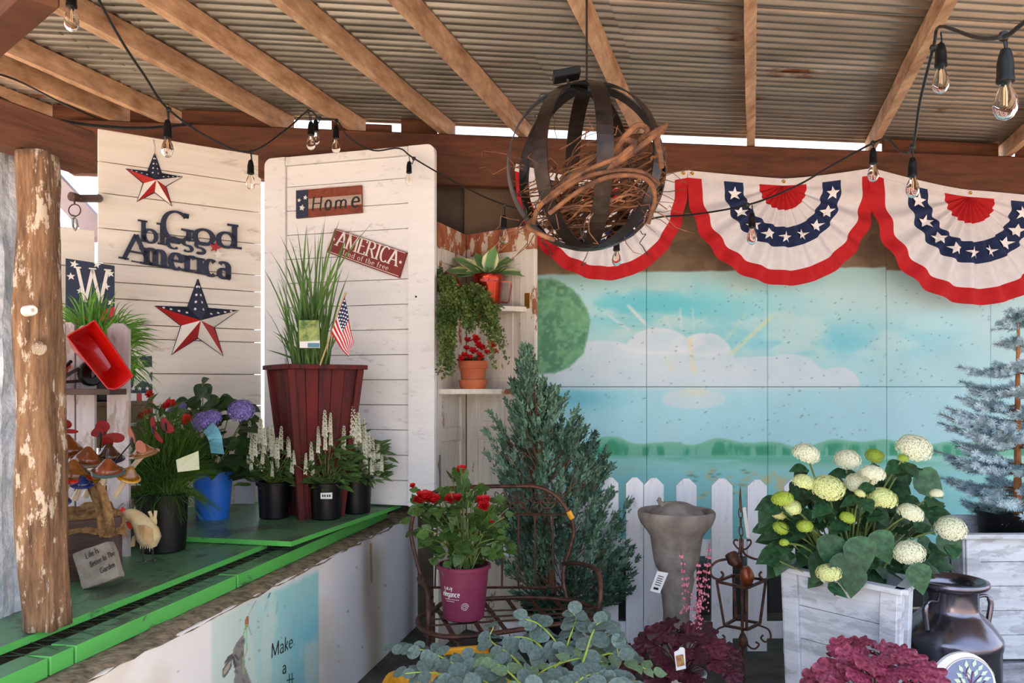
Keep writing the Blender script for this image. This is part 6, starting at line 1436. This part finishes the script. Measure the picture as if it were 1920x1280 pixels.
def mushroom(lab,x,y,rw,d,tx,capc,edgec,stem,hc=.55):
    rw*=1.15; hc*=1.15; p=P(x,y,d); t=thing('mushroom_pick',lab,'mushroom ornament',P(stem[0],stem[1],d+.02),'ceramic mushroom picks over the burlap')
    q=N('mushroom_glaze'); tc=q.n('ShaderNodeTexCoord'); ln_=q.n('ShaderNodeVectorMath',operation='LENGTH'); q.l(tc.outputs['Object'],ln_.inputs[0])
    r_=rw/F*d; ax=V((math.sin(tx),-.25,math.cos(tx))).normalized()
    nz=q.noise(25,3); col=q.mix(q.ramp(nz,[(.4,(0,0,0,1)),(.6,(1,1,1,1))]),lin(capc),tuple(x_*.55 for x_ in lin(capc)[:3])+(1,)); q.l(col,q.b.inputs['Base Color']); q.b.inputs['Roughness'].default_value=.18; q.b.inputs['Coat Weight'].default_value=.2
    q2=N('mushroom_edge_glaze'); q2.b.inputs['Base Color'].default_value=lin(edgec); q2.b.inputs['Roughness'].default_value=.15; q2.b.inputs['Coat Weight'].default_value=.6
    m=M(); m.lathe([(r_*.86,r_*hc*.16),(r_*.6,r_*hc*.5),(r_*.34,r_*hc*.95),(r_*.16,r_*hc*1.25),(0,r_*hc*1.35)],p,24,ax=ax); obj('cap',m,q.m,t,True,ang=3)
    m=M(); m.lathe([(0,r_*.02),(r_*.6,-.0),(r_*.97,-r_*.06),(r_,0),(r_*.95,r_*hc*.1),(r_*.85,r_*hc*.17)],p,24,ax=ax,fn=lambda a,z:1+.03*math.sin(a*3)); obj('cap_edge',m,q2.m,t,True)
    m=M(); e=P(stem[0],stem[1],d+.02); m.tube([p,p.lerp(e,.5),e],[.010,.009,.012],10); obj('stem',m,mat('cream_glaze',(196,176,150),rough=.3),t,True)
mushroom('brown pointed mushroom with red rim, topmost over the burlap',128,850,29,2.95,.05,(128,66,24),(140,32,20),(126,905),.75)
mushroom('brown mushroom with pale grey brim right of the topmost one',162,863,27,2.9,.28,(126,64,28),(112,98,74),(150,915),.6)
mushroom('dark blue black glossy mushroom near the picket screen',204,860,24,3.0,.1,(70,40,20),(28,32,60),(190,920),.75)
mushroom('flat tan mushroom farthest right over the fine grass',270,850,24,2.9,-.15,(132,84,46),(120,92,60),(236,890),.5)
mushroom('large brown mushroom with bright red front rim',136,892,31,2.8,.15,(124,72,26),(164,26,20),(118,925),.6)
mushroom('brown mushroom with teal grey brim in the middle',202,884,27,2.8,.12,(132,66,30),(66,84,84),(186,915),.55)
mushroom('ochre mushroom with yellow rim right of the teal brimmed one',240,893,20,2.85,.5,(138,92,34),(176,128,24),(215,930),.65)
mushroom('yellow ochre mushroom tucked under the red rimmed one',175,896,16,2.9,.3,(170,116,30),(186,132,30),(160,930),.6)
mushroom('small cobalt blue mushroom under the red rimmed one',153,907,19,2.78,.2,(30,40,86),(34,48,104),(140,935),.5)
mushroom('cobalt blue bell mushroom lowest by the post',112,940,17,2.7,.2,(26,36,84),(30,44,100),(104,975),1.2)
mushroom('dark olive mushroom at the far left behind the post',96,883,20,2.85,-.1,(60,44,24),(40,34,28),(100,930),.7)
m_bfly=mat('ceramic_red_wing',(112,12,8),(130,18,12),8,rough=.45,spec=.25); m_bfly2=mat('ceramic_tan_wing',(130,76,54),(150,90,66),8,rough=.45,spec=.25)
def butterfly(lab,x,y,d,wings,base,mt):
    c=P(x,y,d); t=thing('butterfly_pick',lab,'butterfly ornament',P(base[0],base[1],d+.05),'ceramic butterfly picks')
    for (dx,dy,rx,ry,a,dp) in wings:
        m=M(); p=P(x+dx,y+dy,d+dp); pts=[]
        for i in range(16): th=2*PI*i/16; a_,b_=math.cos(th)*rx,math.sin(th)*ry*(1+.25*math.cos(th)); pts.append(p+V(((a_*math.cos(a)-b_*math.sin(a))/F*d,dp*.0+a_*.0006,(a_*math.sin(a)+b_*math.cos(a))/F*d)))
        m.poly(pts,(0,-1,.2),.006); obj('wing',m,mt,t)
    m=M(); m.tube([c+V((0,-.008,.012)),c+V((0,-.01,0)),c+V((.004,-.008,-.02))],[.003,.006,.004],8); obj('body',m,m_black,t,True)
    m=M(); m.tube([c,P(base[0],base[1],d+.05)],.0025,6); obj('wire_pick',m,m_black,t)
butterfly('red butterfly pick nearest the post, wings level',112,800,2.95,[(2,-7,17,9,-.25,0),(14,8,17,4,-.05,-.01)],(108,870),m_bfly)
butterfly('small red butterfly half hidden by the post',92,800,2.9,[(0,-4,9,10,-.9,0),(3,10,8,5,-.5,-.01)],(96,870),m_bfly)
butterfly('red butterfly pick spread open before the picket screen',190,815,3.0,[(0,-14,13,12,1.0,0),(-8,-5,11,9,.5,-.01),(22,5,18,9,-.05,0),(10,14,10,9,-1,-.01)],(184,890),m_bfly)
butterfly('tan butterfly pick leaning over the flat tan mushroom',249,826,2.85,[(-3,-10,4,16,.35,0),(14,12,8,13,.5,-.01)],(212,870),m_bfly2)
butterfly('dark red butterfly pick above the fine grass, left of two',288,805,3.15,[(-2,-10,4,14,.1,0),(8,14,4,13,.6,0)],(275,860),m_bfly)
butterfly('dark red butterfly pick above the fine grass, right of two',311,798,3.2,[(0,0,8,16,.5,0),(8,4,5,9,.6,-.01)],(300,860),m_bfly)
# ---------------------------------------------------------------- stepping stone
t=thing('garden_stone','square stone plaque reading Life Is Better In The Garden, leaning','plaque',P(185,1100,2.72))
a0,a1,a2,a3=PZ(155,1106,DZ1),P(225,1081,2.78),P(213,1007,2.86),P(135,1038,2.80)
a2=a1+a3-a0; m=M(); nrm=(a1-a0).cross(a3-a0).normalized(); nrm=nrm if nrm.y<0 else -nrm
ctr=(a0+a1+a2+a3)/4; rr=[]
for pi,p in enumerate((a0,a1,a2,a3)):
    prv=(a3,a0,a1,a2)[pi]; nx=(a1,a2,a3,a0)[pi]; rr+=[p.lerp(prv,.1)+rv(.001),p.lerp(ctr,.03),p.lerp(nx,.1),p.lerp(nx,.35)+rv(.002),p.lerp(nx,.65)+rv(.002)]
N_=len(rr); fr_=[p.lerp(ctr,.03)+nrm*.004 for p in rr]; m.add(fr_+rr+[p-nrm*.035 for p in rr],[tuple(range(N_))]+[(i,i+N_,(i+1)%N_+N_,(i+1)%N_) for i in range(N_)]+[(i+N_,i+2*N_,(i+1)%N_+2*N_,(i+1)%N_+N_) for i in range(N_)]+[tuple(range(3*N_-1,2*N_-1,-1))]); obj('slab',m,mat('rough_tan_stone',(116,106,94),(152,142,126),16,rough=.95,bump=.6,bs=60),t)
def onst(x,y):
    d=V(((x-CX)/F,1,(HY-y)/F)); o=V((0,0,EYE)); a=ctr+nrm*.0075; tt_=(a-o).dot(nrm)/d.dot(nrm); return o+d*tt_
m=M(); 
for (tx_,x0,y0,x1,y1,h) in(('Life Is',162,1048,186,1035,11),('Better In The',170,1063,216,1040,10),('Garden',189,1075,217,1061,10)):
    a=onst(x0,y0); b=onst(x1,y1); uu=(b-a).normalized(); vv=nrm.cross(uu).normalized(); vv=vv if vv.z>0 else -vv; lettering(m,tx_,a,uu,vv,nrm,h*a.y/F,width=(b-a).length,serif=False,contrast=.3,w=.12,th=.0008,slant=.1)
obj('lettering',m,mat('dark_brown_ink',(52,46,42),rough=.9),t)
# grey rock beside
m=M(); 
c=PZ(237,1018,DZ1); vs=[];nn=10
for i in range(7):
    for j in range(nn):
        a=2*PI*j/nn; ph=i/6*PI; q_=V((math.sin(ph)*math.cos(a)*.04,math.sin(ph)*math.sin(a)*.03,(1-math.cos(ph))*.035)); vs.append(c+V((0,0.02,0))+q_*(1+.25*noise.noise(q_*30+V((3,1,2)))))
m.add(vs,[(i*nn+j,i*nn+(j+1)%nn,(i+1)*nn+(j+1)%nn,(i+1)*nn+j) for i in range(6) for j in range(nn)]); tag(obj('grey_rock',m,mat('grey_rock',(98,98,98),(136,134,132),14,rough=.9,bump=.5)),'small grey rock on the deck behind the rooster','rock')
# ---------------------------------------------------------------- rooster
RDp=3.1
def r_(x,y,d=0): return P(x,y,RDp+d)
t=thing('rooster_figure','cream metal rooster figurine pecking on the green deck','rooster',PZ(272,1058,DZ1))
m_cr=mat('cream_enamel',(196,172,126),(220,200,158),12,rough=.5,bump=.2)
m=M(); pts=bez([r_(232,975),r_(240,966),r_(253,968),r_(266,983),r_(276,1000),r_(283,1014),r_(288,1026)],5); rad=[.0]*len(pts)
key=[.014,.024,.027,.036,.046,.040,.012]; rad=[key[min(6,i//5)]+(key[min(6,i//5+1)]-key[min(6,i//5)])*((i%5)/5) for i in range(len(pts))]
m.tube(pts,rad,16); obj('body',m,m_cr,t,True,ang=3)
m=M(); 
for (x0,y0,x1,y1,x2,y2,w) in((281,985,284,970,280,958,.012),(284,988,290,972,292,957,.012),(286,995,292,980,290,968,.010),(280,990,276,974,270,965,.010)): m.strap(bez([r_(x0,y0,.02),r_(x1,y1,.03),r_(x2,y2,.03)],4),w,.003,(0,-1,0))
obj('tail_feathers',m,m_cr,t)
m=M(); m.poly([r_(258,985,-.045),r_(272,985,-.05),r_(286,992,-.04),r_(287,1012,-.035),r_(280,1022,-.035),r_(270,1012,-.045),r_(262,1004,-.045)],(0,-1,0),.004); obj('wing',m,mat('tan_wing',(176,140,92),(200,168,120),20,rough=.55),t)
for k_,(a,b) in enumerate((((246,1004),(243,1024)),((258,1010),(256,1028)))): pass
m=M()
for i in range(6): m.poly([r_(262+i*4,1016,-.02),r_(266+i*4,1016,-.02),r_(263+i*4.4,1030+R(-2,4),-.02)],(0,-1,0),.003)
obj('feather_tips',m,m_cr,t,kind='stuff'); m=M(); m.poly([r_(248,1006,-.0),r_(256,1000,0),r_(252,1024,0),r_(243,1026,0),r_(246,1014,0)],(0,-1,0),.003); obj('hanging_feather',m,m_cr,t)
m=M(); 
m_cb=mat('coral_red_enamel',(206,52,36),rough=.4)
m.poly([r_(232,978,-.01),r_(214,968,-.01),r_(217,963,-.01),r_(223,962,-.02),r_(219,955,-.02),r_(226,955,-.01),r_(228,950,-.01),r_(233,955,-.01),r_(236,962,-.01),r_(238,970,-.01)],(0,-1,0),.008); m.poly([r_(236,978,-.012),r_(246,982,-.012),r_(250,990,-.012),r_(243,992,-.012),r_(238,986,-.012)],(0,-1,0),.006); m.poly([r_(226,976,-.012),r_(230,982,-.012),r_(226,986,-.012),r_(223,980,-.012)],(0,-1,0),.006); obj('comb_and_wattle',m,m_cb,t)
m=M(); m.tube([r_(228,972),r_(222,980),r_(220,986)],[.007,.004,.001],8); obj('beak',m,mat('orange_beak',(200,110,50),rough=.4),t,True)
m=M(); m.ball(r_(235,970,-.017),.003,8); obj('eye',m,m_black,t)
for (x,xb,yb) in((268,268,1050),(286,286,1048)):
    m=M(); e=PZ(xb,yb,DZ1+.003); s_0=r_(x,1020); m.tube([s_0,s_0.lerp(e,.5)+V((0,.004,0)),e],.003,6)
    for q_ in(-.02,0,.02): m.tube([e,e+V((q_,-.02,0))],.002,5)
    m.tube([e,e+V((0,.014,0))],.002,5); obj('leg',m,m_galv,t)
